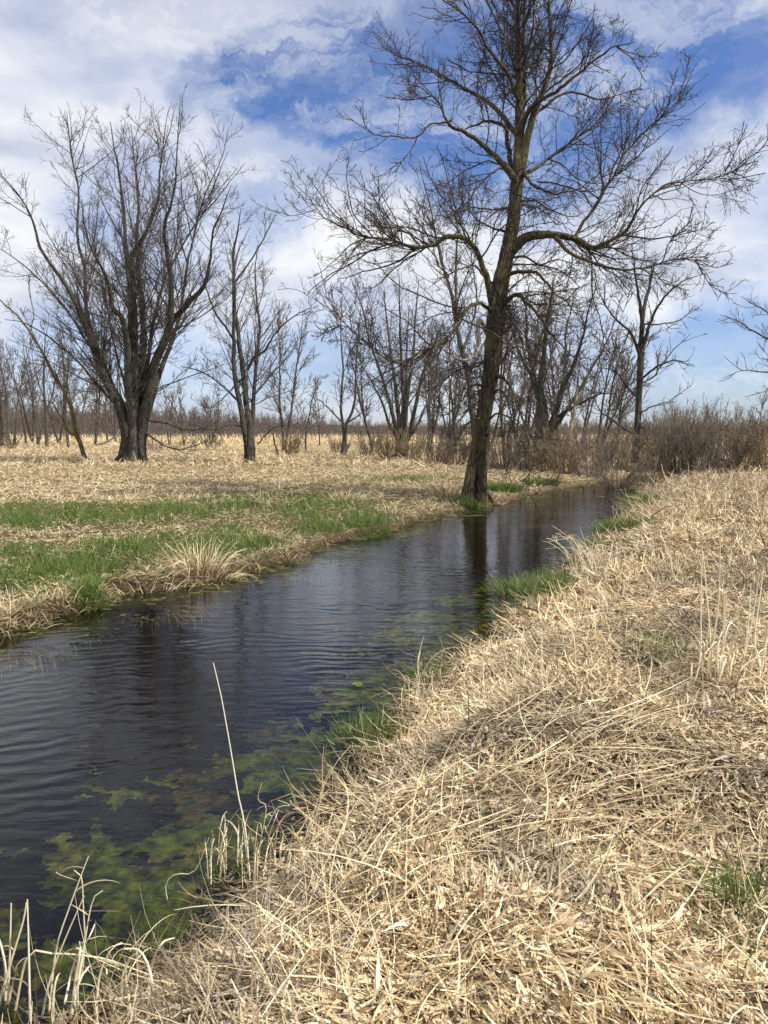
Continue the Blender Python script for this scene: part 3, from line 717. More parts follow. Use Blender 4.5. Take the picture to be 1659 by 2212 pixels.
# ---- traced multi-stem maples on the far side of the meadow
def traced(name, label, Yt, base_uv, trunkpts, stems, levels, mats, group=None, stemname='stem', w=.022, xd=.35, tmin=.18):
    tb = Buf()
    for pts in trunkpts:
        P, R = poly_from_disp(pts, Yt, 0, 30); tb.tube(P, R, 22, ribfn(len(pts)+Yt, .11, (3, 5, 8)))
    sets = []; sbufs = []
    for k, (pts, yd) in enumerate(stems):
        P, R = poly_from_disp(pts, Yt, yd, max(22, 4*len(pts)), .38); P = wobble(P, w)
        b = Buf(); b.tube(P, R, 9, ribfn(k, .05, (2, 3))); sbufs.append(b)
        s0 = int(P.shape[1]*tmin); sets.append((P[:, s0:], R[:, s0:]))
    cb = Buf()
    for P_l, R_l in list(sets):
        q, r = kids(P_l, R_l, xd, .34, .55, .05, 14, .03, .06, .0085, .020, 1.0, 5.0, jit=.3, tend=.8); cb.tube(q, r, 6)
        if len(q): sets.append((q, r))
    twiggery(cb, sets, levels)
    base = at(base_uv[0], base_uv[1], Yt)
    root = thing(name, base, label, 'tree', group)
    if tb.V: obj('trunk', tb.mesh('trunk', base), mats[0], root)
    for b in sbufs: obj(stemname, b.mesh(stemname, base), mats[0], root)
    obj('crown', cb.mesh('crown', base), mats[1], root)
    return root
LV44 = [dict(dens=2.1, ratio=.34, ang=.72, tmin=.0, K=10, trop=.050, wig=.09, rad=.0095, rmin=.013, lmin=.4, lmax=4.6, m=4, tend=.93),
        dict(dens=2.4, ratio=.40, ang=.70, tmin=.10, K=7, trop=.045, wig=.12, rad=.009, rmin=.0100, lmin=.4, lmax=2.4),
        dict(dens=4.2, ratio=.44, ang=.70, tmin=.10, K=5, trop=.06, wig=.14, rad=.009, rmin=.0085, lmin=.3, lmax=1.1),
        dict(dens=4.2, ratio=.55, ang=.65, tmin=.15, K=3, trop=.09, wig=.12, rad=.009, rmin=.0075, lmin=.2, lmax=.45)]
traced('maple', 'broad many-stemmed bare maple on the left of the meadow, behind the leaning tree', 44, (285, 1000),
  [[(286,1010,26),(286,990,21),(287,955,18),(288,920,18),(288,885,14),(290,845,6)], [(254,1008,14),(267,980,12),(273,940,13),(268,905,14),(256,868,9),(244,840,4)], [(316,1008,12),(305,975,11),(306,930,13),(314,885,11),(326,845,4)], [(284,1008,14,-.55),(286,985,10,-.5),(288,940,9,-.45),(287,890,5,-.2)]],
  [([(266,985,9),(272,930,14),(262,895,13),(248,855,12),(225,810,11),(193,720,9.5),(148,630,7.5),(94,549,5.5),(67,473,4),(40,423,3),(0,375,1.6)], -3),
   ([(278,920,12),(262,870,10),(243,836,9),(211,756,7.5),(188,680,6.5),(182,620,6),(180,576,5.5),(166,517,4.8),(166,405,3.6),(153,338,2.6),(144,240,1.2)], 3),
   ([(280,985,9),(284,900,12),(279,830,11),(274,742,9.5),(265,697,8.5),(242,670,7.5),(234,630,6.5),(225,594,5.5),(205,556,4.5),(186,500,3.4),(176,430,2)], -4.5),
   ([(288,900,13),(284,800,12),(284,700,10),(281,630,9),(270,540,7),(268,450,5.5),(252,338,3.4),(238,262,1.6)], 2),
   ([(291,985,9),(294,900,12),(294,810,11),(291,675,9),(288,562,7.5),(300,530,7),(315,504,6),(346,428,4.6),(348,370,3.6),(360,270,1.8),(366,236,1)], -2),
   ([(300,900,12),(303,810,10.5),(310,720,9),(305,640,8),(297,585,7),(293,500,5.6),(300,410,4),(290,330,2.6),(282,268,1.3)], 4.5),
   ([(302,985,9),(306,905,13),(318,870,13),(333,787,12),(352,740,11),(364,711,10),(370,660,8.5),(371,620,8),(360,553,6.8),(352,500,5.6),(373,428,4.4),(382,350,3.2),(388,280,2),(388,222,1)], -3.5),
   ([(360,720,9),(375,690,9),(404,657,8.5),(440,618,7),(455,560,5),(462,500,3.8),(485,440,2.6),(500,400,1.3)], -3),
   ([(318,900,9),(330,860,8.5),(355,795,7.5),(372,740,6.5),(386,690,5.8),(402,600,5),(415,520,4),(435,440,3.2),(472,351,2.2),(494,272,1)], 4),
   ([(306,860,8),(318,780,7),(330,700,6),(350,620,5),(376,560,4.2),(420,490,3.2),(470,430,2.4),(530,352,1)], 1.5),
   ([(268,890,7),(225,850,5),(180,800,4),(120,740,3.2),(60,700,2.4),(10,690,1.3)], -1.5),
   ([(255,870,6),(215,790,5),(150,680,4),(90,610,3.2),(30,560,2.2),(-30,520,1.2)], 2.5),
   ([(314,905,5),(350,912,3.8),(400,925,3),(440,920,2.2),(480,905,1.2)], -1.5),
   ([(308,930,5),(340,950,3.6),(385,968,2.6),(425,960,2),(470,940,1)], -2),
   ([(278,880,5),(262,810,4.4),(240,720,3.6),(225,640,3),(208,560,2.4),(190,480,1.6),(200,400,1)], 5)],
  LV44, (M_bark_grey, M_twig_maple), 'bare trees across the meadow')
LV44b = [dict(LV44[0], ang=.65, trop=.05, lmax=4.0, ratio=.36)]+LV44[1:]
traced('maple', 'smaller upright bare maple just right of the broad many-stemmed one, with split lower trunk', 44, (540, 1000),
  [[(540,1006,16),(540,985,12.5),(539,940,11),(536,900,9),(532,860,3)]],
  [([(533,990,6),(530,930,9),(520,880,8),(508,810,7.5),(505,720,6.5),(508,630,5.6),(508,540,4.4),(521,450,1.4)], -1.5),
   ([(538,920,9),(530,854,8.5),(522,780,7.5),(514,700,6),(505,640,4.5),(512,560,3),(540,490,1.2)], 1.5),
   ([(545,990,6),(545,925,8),(548,860,7),(557,787,6),(563,720,5),(557,652,4),(552,590,3),(556,530,1.4)], 2.5),
   ([(534,800,6),(550,770,5),(575,751,4),(607,706,3.2),(650,676,2.2),(690,660,1)], -2),
   ([(507,740,5),(490,705,4.2),(467,675,3.6),(445,620,2.8),(430,560,1.8)], -2),
   ([(508,610,4),(540,560,3.4),(575,500,2.6),(600,450,1.4)], 1),
   ([(520,870,5),(480,830,3.6),(430,800,2.6),(390,790,1.4)], 2),
   ([(552,850,4.6),(590,810,3.6),(625,770,2.6),(650,720,1.4)], 2),
   ([(536,930,4),(500,915,3),(455,925,2.2),(410,915,1.2)], -2),
   ([(556,960,3),(590,925,2.6),(625,918,1.8),(650,925,1)], -1.5),
   ([(520,820,4),(490,850,3),(450,880,2.2),(420,860,1.2)], -2.5)],
  LV44b, (M_bark_grey, M_twig_maple), 'bare trees across the meadow')
traced('leaning_tree', 'slender mossy tree leaning to the left at the left edge of the meadow', 45, (183, 996),
  [],
  [([(185,1000,8.5),(180,980,7.5),(166,935,7.5),(160,900,7),(153,877,6.5),(130,835,5.8),(112,810,5.4),(90,765,4.8),(49,702,4),(0,652,3),(-50,610,2)], -1.5),
   ([(164,940,5),(150,933,4.2),(140,915,3.6),(121,881,3),(100,868,2.4),(70,870,1.4)], -1.5),
   ([(132,836,3.6),(118,800,2.6),(90,785,2),(40,790,1.2)], -1.5),
   ([(96,775,3),(85,800,2.4),(50,830,2),(0,860,1.2)], -2),
   ([(64,720,3),(70,680,2.2),(60,630,1.6),(70,580,1)], 1.5)],
  [dict(LV44[0], dens=1.2, lmax=2.2, ang=.8, trop=.04), dict(LV44[1], dens=2.), LV44[2], LV44[3]], (M_bark_lean, M_twig_maple), 'bare trees across the meadow', 'trunk')
LV38 = [dict(dens=2.4, ratio=.36, ang=.66, tmin=.0, K=9, trop=.05, wig=.12, rad=.011, rmin=.017, lmin=.4, lmax=2.8, m=4, tend=.95),
        dict(dens=3.0, ratio=.42, ang=.62, tmin=.10, K=7, trop=.06, wig=.15, rad=.010, rmin=.012, lmin=.4, lmax=1.5),
        dict(dens=3.6, ratio=.45, ang=.62, tmin=.12, K=5, trop=.07, wig=.17, rad=.009, rmin=.0095, lmin=.25, lmax=.75)]
traced('bare_tree', 'tall thin two-stemmed bare tree directly behind the tallest tree', 36, (1030, 1005),
  [],
  [([(1032,1010,11),(1026,940,10),(1016,860,9.5),(1011,823,9),(998,750,8),(988,698,7),(977,633,6),(967,594,5.4),(954,542,4.6),(944,490,3.4),(925,430,2.2),(912,385,1.1)], 1),
   ([(990,705,6),(986,640,5.4),(985,560,4.4),(985,500,3.4),(972,440,2.4),(964,400,1.1)], 2),
   ([(1000,760,5),(1020,700,4),(1030,640,3.2),(1022,580,2.4),(1030,520,1.2)], 2),
   ([(970,600,4),(940,560,3),(915,520,2.2),(900,470,1.2)], -1)],
  [dict(LV38[0], lmax=2.2, ang=.6), LV38[1], LV38[2]], (M_bark_far, M_twig_maple), 'bare trees across the meadow', 'trunk')
traced('bare_tree', 'solitary bare tree with a straight trunk rising out of the thicket on the right', 38, (1374, 985),
  [[(1372,1000,9.5),(1375,945,8.5),(1380,860,8),(1383,800,8),(1385,760,8.5)]],
  [([(1384,790,8),(1388,720,7.5),(1396,660,6.5),(1408,610,5),(1418,560,2)], 1),
   ([(1386,740,7),(1386,680,6),(1378,620,4.5),(1372,570,3),(1366,530,1.4)], -1),
   ([(1387,755,6),(1402,710,5.4),(1430,650,4.2),(1470,610,3),(1520,590,1.3)], -1.5),
   ([(1384,770,6),(1360,715,5),(1330,690,4),(1300,650,2.6),(1285,620,1.3)], -1),
   ([(1384,820,4.5),(1420,790,4),(1460,780,3),(1500,790,1.5)], -1.5),
   ([(1383,830,4),(1410,815,3.4),(1450,760,2.6),(1492,720,1.3)], 1),
   ([(1380,860,4),(1350,830,3.4),(1320,800,2.6),(1290,795,1.3)], 1),
   ([(1378,900,4),(1400,880,3),(1440,870,2.2),(1475,850,1.2)], -1),
   ([(1374,935,5),(1350,925,4.6),(1328,905,4),(1300,890,3),(1285,860,1.8)], -1),
   ([(1376,920,3.4),(1400,925,2.6),(1415,940,1.6)], -1),
   ([(1392,700,4),(1425,700,3.4),(1470,690,2.4),(1505,660,1.2)], 1.4)],
  [dict(LV38[0], lmax=1.8, ang=.75), LV38[1], LV38[2]], (M_bark_grey, M_twig_maple), 'bare trees across the meadow')
traced('bare_tree', 'dark wide-forking bare tree in the thicket between the tallest tree and the white snag', 39, (1180, 990),
  [[(1172,1000,22),(1172,940,18),(1170,880,13),(1168,835,7),(1168,800,3)]],
  [([(1162,860,9),(1150,800,7.5),(1140,740,6),(1136,680,4.5),(1145,610,1.8)], 1),
   ([(1168,850,9),(1168,780,7.5),(1180,700,6),(1188,640,4),(1200,585,1.6)], -1),
   ([(1176,960,11),(1195,900,9),(1215,840,8),(1240,790,6.4),(1262,730,5),(1272,670,3.4),(1290,615,1.4)], -1.4),
   ([(1180,965,8),(1215,900,7),(1240,860,6),(1275,800,5),(1310,745,3.4),(1330,690,1.8)], 1.6),
   ([(1212,845,6),(1222,780,5),(1226,710,4),(1240,640,1.7)], 2),
   ([(1200,905,6),(1245,875,5),(1290,855,4),(1330,850,2)], -2),
   ([(1156,830,6),(1125,770,5),(1108,720,4),(1100,660,2)], 2)],
  LV38, (M_bark_grey, M_twig_maple), 'bare trees across the meadow')
traced('snag', 'white barkless dead trunk in the thicket right of the tallest tree', 37, (1228, 985),
  [],
  [([(1226,985,9),(1232,930,8),(1240,880,6.5),(1246,840,5),(1252,790,2.6),(1254,760,1.2)], 0), ([(1240,880,4),(1255,850,3.4),(1268,810,2.4),(1282,780,1.2)], -.6)],
  [dict(LV38[0], dens=.7, lmax=.7), dict(LV38[1], dens=1.2)], (M_bark_pale, M_bark_pale), 'bare trees across the meadow', 'trunk')
traced('maple', 'vase-shaped many-stemmed bare maple in the middle distance left of the tallest tree', 48, (868, 992),
  [[(868,996,16),(868,975,14),(868,945,15)]],
  [([(862,960,8),(850,900,7),(830,830,5.4),(800,740,4),(780,660,2.8),(760,610,1.2)], -2),
   ([(866,955,8),(860,880,7),(850,800,5.4),(835,700,4),(830,620,1.4)], 2),
   ([(868,950,8),(870,870,7),(868,790,5.6),(865,700,4),(862,595,1.4)], -2),
   ([(872,955,8),(880,880,7),(890,800,5.6),(898,700,4),(905,600,1.4)], 2),
   ([(876,960,8),(895,890,6.6),(915,810,5.2),(940,740,3.6),(960,690,1.4)], -2),
   ([(864,960,6),(840,910,5),(815,850,4),(780,790,2.6),(740,760,1.2)], 2),
   ([(874,960,6),(905,910,5),(930,860,4),(960,820,2),(975,790,1.2)], 2),
   ([(868,930,6),(876,840,5),(880,760,4),(884,660,1.5)], 3)],
  LV44, (M_bark_far, M_twig_maple), 'bare trees across the meadow')
traced('bare_tree', 'slim bare tree with a dark fork, left of the vase-shaped maple in the middle distance', 58, (742, 980),
  [[(742,983,7.5),(744,950,6.5),(745,915,6.5)]],
  [([(743,930,6),(735,880,5),(740,800,4),(735,720,2.8),(738,650,1.2)], 1), ([(745,925,6),(765,870,4.6),(768,790,3.6),(775,720,2.6),(780,660,1.2)], -1),
   ([(742,915,4),(715,890,3.2),(695,870,2),(680,855,1)], 1), ([(746,915,4),(770,900,3),(800,880,1.6)], -1)],
  [dict(LV44[0], dens=2.2, lmax=3.0, rmin=.024), dict(LV44[1], rmin=.018), dict(LV44[2], rmin=.014)], (M_bark_far, M_twig_far), 'bare trees across the meadow')
traced('bare_tree', 'bare tree with two thin upright stems between the small shrub and the split-trunk maple', 66, (612, 968),
  [],
  [([(612,972,6),(610,930,5),(604,870,4.4),(606,800,3.6),(602,720,2.4),(604,650,1.1)], 1), ([(614,972,5.5),(625,920,4.6),(632,860,3.8),(640,780,3),(650,720,2),(655,670,1)], -1),
   ([(660,975,4),(662,930,3.4),(670,890,2.6),(680,840,1.8),(690,810,1)], 1)],
  [dict(LV44[0], dens=2.2, lmax=3.4, rmin=.026), dict(LV44[1], rmin=.02), dict(LV44[2], rmin=.016)], (M_bark_far, M_twig_far), 'bare trees across the meadow', 'trunk')
traced('bare_tree', 'bare tree at the right edge of the view, its branches reaching in over the thicket', 40, (1770, 985),
  [[(1770,1000,20),(1768,940,16),(1765,880,14)]],
  [([(1765,900,10),(1740,850,8),(1710,790,6),(1670,740,4.4),(1630,715,3.4),(1590,690,2.2),(1555,680,1.1)], -1),
   ([(1765,880,9),(1745,800,7),(1715,730,5),(1680,690,3.6),(1640,665,2.4),(1600,640,1.2)], 1),
   ([(1764,900,7),(1720,840,5.4),(1680,810,4),(1645,800,2.8),(1600,800,1.8),(1560,818,1)], -1.6),
   ([(1765,870,9),(1770,770,7),(1760,680,5),(1740,600,2)], 0),
   ([(1765,860,8),(1800,780,6),(1820,700,4),(1850,620,2)], 0),
   ([(1750,880,4),(1700,870,3),(1660,840,2),(1645,900,1)], -2)],
  [dict(LV38[0], lmax=1.7, dens=1.3), dict(LV38[1], dens=2.4), dict(LV38[2], dens=3)], (M_bark_far, M_twig_far), 'bare trees across the meadow')

# ---- generated trees further away
def auto_tree(name, label, u, v, Yt, h, nst, lean, mats, lv, rbase, group, straight=.05):
    base = at(u, v, Yt)
    P = np.empty((nst, 14, 3)); D = np.empty((nst, 3))
    for i in range(nst):
        a = rng.uniform(0, 6.28); l = lean*(.3+.7*rng.random()) if nst > 1 else lean*.3
        D[i] = (math.cos(a)*math.sin(l), math.sin(a)*math.sin(l), math.cos(l))
    P[:, 0] = base-np.array([0, 0, .15]); hh = h*rng.uniform(.82, 1.05, nst)
    for k in range(1, 14):
        D = D+rng.normal(size=D.shape)*straight+np.array([0, 0, .03]); D /= np.linalg.norm(D, axis=1, keepdims=True)
        P[:, k] = P[:, k-1]+D*(hh/13)[:, None]
    R = rbase*(1-np.linspace(0, 1, 14)**.8*.9)[None, :]*np.ones((nst, 1))
    tb = Buf(); tb.tube(P, R, 7, ribfn(u, .08, (2, 3)))
    cb = Buf(); twiggery(cb, [(P[:, 3:], R[:, 3:])], lv)
    root = thing(name, base, label, 'tree', group)
    obj('trunk', tb.mesh('trunk', base), mats[0], root); obj('crown', cb.mesh('crown', base), mats[1], root)
    return root
LVF = [dict(dens=2.3, ratio=.32, ang=.6, tmin=.0, K=7, trop=.07, wig=.12, rad=.012, rmin=.034, lmin=.8, lmax=4.0, m=3),
       dict(dens=2.4, ratio=.42, ang=.62, tmin=.10, K=5, trop=.08, wig=.15, rad=.010, rmin=.024, lmin=.6, lmax=2.0),
       dict(dens=2.2, ratio=.46, ang=.62, tmin=.12, K=4, trop=.09, wig=.15, rad=.009, rmin=.019, lmin=.4, lmax=1.0)]
GRP = 'bare trees at the back of the meadow'
FT = [(925,975,70,11.5,3,.3,.12,'behind the gap between vase-shaped maple and tallest tree'), (985,975,64,12,2,.3,.13,'directly behind the trunk of the tallest tree, far off'), (1060,978,66,12,3,.3,.12,'far behind the right side of the tallest trunk'), (1115,978,62,11.5,3,.3,.12,'far behind the drooping right limbs of the tallest tree'),
      (1205,980,60,11.5,3,.35,.12,'far behind the wide-forking dark tree'), (1255,980,64,11,3,.35,.12,'far behind the white snag'), (1330,978,66,10.5,3,.3,.11,'far behind, left of the solitary tree'), (70,957,110,16,2,.3,.18,'highest of the farthest ones at the left edge'), (170,956,105,15,2,.3,.16,'farthest one just right of the leaning tree base'), (250,956,108,13,2,.3,.15,'farthest one, seen past the left side of the broad maple'), (18,957,104,16,2,.3,.18,'farthest one close to the left edge'), (455,958,92,8.5,3,.4,.09,'small many-stemmed one midway between the two near maples'),
      (5,962,86,15,2,.25,.20,'at the very left edge of the photo'), (32,958,95,13,1,.2,.15,'second from the left edge'), (56,955,100,14,1,.2,.16,'third from the left edge'),
      (82,958,92,13,2,.3,.17,'fourth from the left, forked low'), (101,962,84,15,1,.2,.22,'fifth from the left, with a stout trunk'), (128,957,98,14,2,.3,.15,'just left of the leaning tree'),
      (148,964,80,12,2,.35,.17,'behind the leaning tree'), (206,958,92,13,2,.3,.15,'right of the leaning tree'), (232,956,100,12,1,.2,.13,'between the leaning tree and the broad maple'),
      (366,962,84,9,2,.4,.09,'slim, right of the broad maple'), (398,958,95,8,2,.4,.08,'small, between the two near maples'),
      (968,975,56,10,3,.35,.10,'left of the tallest tree, rising behind brush'), (1090,985,46,10.5,3,.3,.14,'close behind the tallest tree on its right'),
      (1290,985,44,8.5,3,.4,.10,'between the white snag and the solitary tree'), (1130,980,52,11,3,.3,.12,'right of the tallest tree, far back'),
      (1646,950,80,5.5,2,.2,.08,'tiny, above the thicket at the right edge'), (690,960,90,7,2,.4,.08,'small, left of the slim forked tree'), (805,970,66,11,2,.3,.12,'left of the vase-shaped maple'), (930,975,62,11.5,3,.3,.12,'right of the vase-shaped maple')]
for (u, v, Yt, h, nst, lean, rb, lb) in FT:
    auto_tree('bare_tree', 'far bare tree '+lb, u, v, Yt, h, nst, lean, (M_bark_far, M_twig_far), LVF, rb, GRP)

# ------------------------------------------------------------------ shrubs
def shrub(u, v, Yt, h, wid, ns, mt, label, name='shrub', lean=.55, cat='shrub', group='leafless shrubs around the creek bend', rs=.012, dens=2.6, arch=0., dirx=0.):
    base = at(u, v, Yt); base[2] = float(height(np.array([base[0]]), np.array([base[1]]))[0])-.03
    if name == 'water_bush': base[2] = -.1
    if 1060 < u < 1380 and name == 'shrub': ns = int(ns*.85)
    K = 9; a = rng.uniform(0, 6.28, ns); l = lean*np.sqrt(rng.random(ns))
    off = np.stack([np.cos(a)*wid*.5*rng.random(ns)**.6*.6, np.sin(a)*wid*.5*rng.random(ns)*.6, np.zeros(ns)], -1)
    D = np.stack([np.cos(a)*np.sin(l)+dirx, np.sin(a)*np.sin(l), np.cos(l)], -1)
    P = np.empty((ns, K, 3)); P[:, 0] = base+off
    hh = h*(1.0 if u > 1390 or u < 1060 else .88)*rng.uniform(.45, 1.12, ns)
    for k in range(1, K):
        D = D+rng.normal(size=D.shape)*.09+np.array([0, 0, .02-arch*k/K]); D /= np.linalg.norm(D, axis=1, keepdims=True)
        P[:, k] = P[:, k-1]+D*(hh/(K-1))[:, None]
    rmin = Yt*.00023
    R = np.maximum(rs*rng.uniform(.6, 1.5, ns)[:, None]*(1-np.linspace(0, 1, K)*.75)[None], rmin)
    sb = Buf(); sb.tube(P, R, 4)
    cb = Buf(); twiggery(cb, [(P[:, 2:], R[:, 2:])], [dict(dens=dens, ratio=.34, ang=.5, tmin=.05, K=5, trop=.07, wig=.13, rad=.009, rmin=rmin, lmin=.25, lmax=1.1),
                                                    dict(dens=dens*1.1, ratio=.42, ang=.5, tmin=.1, K=4, trop=.08, wig=.15, rad=.009, rmin=rmin*.85, lmin=.15, lmax=.5)])
    root = thing(name, base, label, cat, group)
    obj('stems', sb.mesh('stems', base), mt, root); obj('crown', cb.mesh('crown', base), mt, root)
    return root
B1, B2, B3 = M_twig_bush, M_twig_bush2, M_twig_bush3
SH = [(628,985,58,1.9,1.6,70,B2,'round tan shrub beside the split-trunk maple'),
      (735,978,64,1.3,2.2,60,B3,'low dark shrub round the foot of the slim forked tree'),
      (800,978,56,2.0,2.2,70,B1,'brown shrub left of the foot of the vase-shaped maple'),
      (842,985,50,2.0,2.0,80,B2,'tan shrub at the foot of the vase-shaped maple'),
      (890,988,47,2.0,2.2,90,B2,'orange-tan shrub right of the foot of the vase-shaped maple'),
      (945,992,44,1.9,2.2,90,B3,'dark shrub between the vase-shaped maple and the tallest tree'),
      (985,1000,40,1.8,2.0,80,B3,'dark shrub just left of the trunk of the tallest tree'),
      (1085,1005,37,2.2,2.2,110,B1,'brown shrub just right of the trunk of the tallest tree'),
      (1130,1008,36,2.3,2.2,110,B1,'brown shrub under the drooping limbs of the tallest tree'),
      (1180,1010,35,2.3,2.2,110,B2,'tan shrub in front of the wide-forking tree'),
      (1225,1015,34,2.4,2.2,110,B2,'tan shrub at the foot of the white snag'),
      (1275,1020,33,2.4,2.2,110,B1,'brown shrub left of the bush standing in the water'),
      (1315,1005,38,2.4,2.4,110,B1,'brown shrub behind the bush standing in the water'),
      (1372,1015,37,2.4,2.4,120,B2,'tan shrub at the foot of the solitary tree'),
      (1420,1018,38,2.7,2.4,120,B1,'brown shrub just right of the solitary tree'),
      (1465,1020,38,3.0,2.4,130,B1,'tall brown shrub between the solitary tree and the dark willow'),
      (1520,1024,37,3.1,2.4,140,B3,'darkest and tallest willow shrub in the right thicket'),
      (1570,1018,39,2.9,2.4,120,B1,'brown shrub right of the darkest willow shrub'),
      (1615,1016,40,2.5,2.4,110,B2,'tan shrub near the right edge'),
      (1665,1018,38,2.9,2.6,130,B2,'tan shrub cut off by the right edge'),
      (1010,985,50,2.0,3,90,B1,'brown shrub behind the trunk of the tallest tree'),
      (1500,985,56,4.0,4,110,B1,'pale far shrub above the right thicket'),
      (1450,990,52,3.2,4,110,B1,'far shrub behind the tall brown one'),
      (1600,985,58,3.8,4,100,B3,'far dark shrub behind the right thicket'),
      (1240,990,48,2.6,4,110,B1,'far shrub behind the white snag'),
      (1340,990,50,2.8,4,110,B3,'far dark shrub left of the solitary tree'),
      (1140,990,48,2.4,4,110,B3,'far dark shrub behind the drooping limbs'),
      (330,978,64,1.2,2.6,40,B1,'low thin shrub right of the broad maple'),
      (455,966,80,1.3,3,40,B3,'low far shrub between the two near maples'),
      (20,968,76,1.6,2.5,40,B3,'low dark shrub at the left edge'),
      (1400,1036,31.5,1.5,1.4,50,B3,'short dark shrub on the right bank by the creek bend')]
for s in SH: shrub(*s)
shrub(1335, 1052, 29.2, 1.9, 1.0, 90, B1, 'arching brown bush standing in the water at the creek bend', 'water_bush', 1.0, 'shrub', None, .011, 3.0, .10)

# ------------------------------------------------------------------ far woods, one mass
Bf = Buf()
nT = 3600
yy = 165+240*rng.random(nT)**1.3; xx = rng.uniform(-.62, .62, nT)*yy
kk = (xx < yy*.1) | (rng.random(nT) < .75); xx, yy = xx[kk], yy[kk]; nT = len(xx)
zz = height(xx, yy)
hh = (6.2+(yy-165)/240*6.6)*rng.uniform(.5, 1.12, nT)*(.62+.75*fbm(xx/14., yy/40., 401, 3))*(1-.50*ss(-.40, .02, xx/yy))
P = np.empty((nT, 6, 3)); P[:, 0] = np.stack([xx, yy, zz], -1); D = np.stack([rng.normal(size=nT)*.12, rng.normal(size=nT)*.12, np.ones(nT)], -1)
for k in range(1, 6):
    D = D+rng.normal(size=D.shape)*.08; P[:, k] = P[:, k-1]+D*(hh/5)[:, None]
R = np.maximum(.10*(1-np.linspace(0, 1, 6)*.7)[None]*rng.uniform(.5, 1.2, nT)[:, None], .03)
Bf.tube(P, R, 4)
q, r = kids(P, R, 2.6, .42, .6, .15, 5, .06, .15, .012, .035, .6, 3); Bf.tube(q, r, 3)
q2, r2 = kids(q, r, 1.7, .5, .6, .1, 3, .05, .15, .012, .03, .4, 1.4); Bf.tube(q2, r2, 3)
fw = obj('far_woods', Bf.mesh('far_woods', smooth=False), M_twig_far); tag(fw, 'band of leafless grey-brown woods along the horizon', 'woods', kind='stuff')

# ------------------------------------------------------------------ tussocks, reeds and tufts
def hz(x, y): return float(height(np.array([x]), np.array([y]))[0])
def tussock(name, label, cat, u, v, n, h, rad, green=0., group=None, lean=(0, 0), wdt=.006, zoff=0, spread=.75, arch=1.3, zg=.2, bright=1.05):
    c = gr(u, v, zg); c[2] = max(hz(c[0], c[1]), -.12)+zoff
    a = rng.uniform(0, 6.28, n); rr = rad*np.sqrt(rng.random(n))
    x = c[0]+np.cos(a)*rr; y = c[1]+np.sin(a)*rr
    z = np.maximum(height(x, y), -.15)+zoff-.02
    d = np.hypot(c[0], c[1])
    tx = np.cos(a)*rr/rad*spread+lean[0]+rng.normal(size=n)*.28; ty = np.sin(a)*rr/rad*spread+lean[1]+rng.normal(size=n)*.28
    yaw = np.arctan2(ty, tx); pitch = np.clip(1.5-np.hypot(tx, ty)*.75, .1, 1.5)
    ln = h*rng.uniform(.45, 1.15, n)
    isg = rng.random(n) < green
    col = np.where(isg[:, None], greencol(n), strawcol(n, bright))
    V, Q, C = blades(np.stack([x, y, z], -1), yaw, pitch, ln, np.maximum(wdt*rng.uniform(.6, 1.4, n), d*.0006), -rng.uniform(.1, arch, n)*(1+np.hypot(tx, ty)), rng.normal(size=n)*.4, col, 5, tip=.15)
    B = Buf(); B.add(V-c, Q, C)
    o = obj(name, B.mesh(name, smooth=False), M_straw if green < .5 else M_green); o.location = tuple(float(k) for k in c)
    return tag(o, label, cat, group)
GT = 'pale dry tussocks on the left bank'
tussock('tussock', 'largest pale fan of dry sedge at the left bank edge, its stalks arching every way', 'tussock', 435, 1222, 420, .56, .42, .05, GT, (.05, 0), .009, spread=.9)
tussock('tussock', 'low bent straw heap drooping off the left bank just below the largest fan', 'tussock', 350, 1258, 420, .34, .55, .02, GT, (.5, -.5), .009, spread=1.1)
tussock('tussock', 'rounded straw mound right of the largest fan on the left bank', 'tussock', 560, 1165, 420, .34, .50, .08, GT, (.1, -.1), .008, spread=1.2)
tussock('tussock', 'pale straw clump hanging over the left bank midway to the tallest tree', 'tussock', 640, 1192, 260, .28, .35, .1, GT, (.4, -.6), .008, spread=1.1)
tussock('tussock', 'pale dry clump on the left bank behind the green patch, left of the tallest tree', 'tussock', 745, 1092, 300, .45, .45, .08, GT, (.1, 0), .01)
tussock('tussock', 'tall pale dry clump close left of the foot of the tallest tree', 'tussock', 965, 1074, 380, .62, .55, .06, GT, (-.1, 0), .011)
tussock('tussock', 'dry clump leaning on the bank edge between the two clumps left of the tallest tree', 'tussock', 850, 1112, 280, .38, .45, .15, GT, (.2, -.3), .010)
tussock('tussock', 'bright lone straw tuft out on the meadow in front of the leaning tree', 'tussock', 128, 1040, 260, .45, .40, .0, GT, (.2, 0), .014, bright=1.2)
tussock('tussock', 'straw heap at the left edge of the photo drooping to the water', 'tussock', 25, 1335, 360, .32, .45, .05, GT, (.3, -.6), .008, spread=1.1)
tussock('tussock', 'small dry clump at the right foot of the tallest tree', 'tussock', 1062, 1076, 200, .32, .35, .1, GT, (.2, -.2), .011)
tussock('tussock', 'loose dry clump above the green band in the middle of the left bank', 'tussock', 600, 1102, 160, .40, .6, .1, GT, (.1, 0), .009)
tussock('tussock', 'straw heap low on the left bank below the green tuft', 'tussock', 120, 1305, 300, .26, .5, .1, GT, (.3, -.5), .008, spread=1.1)
GG = 'green tufts at the water edge'
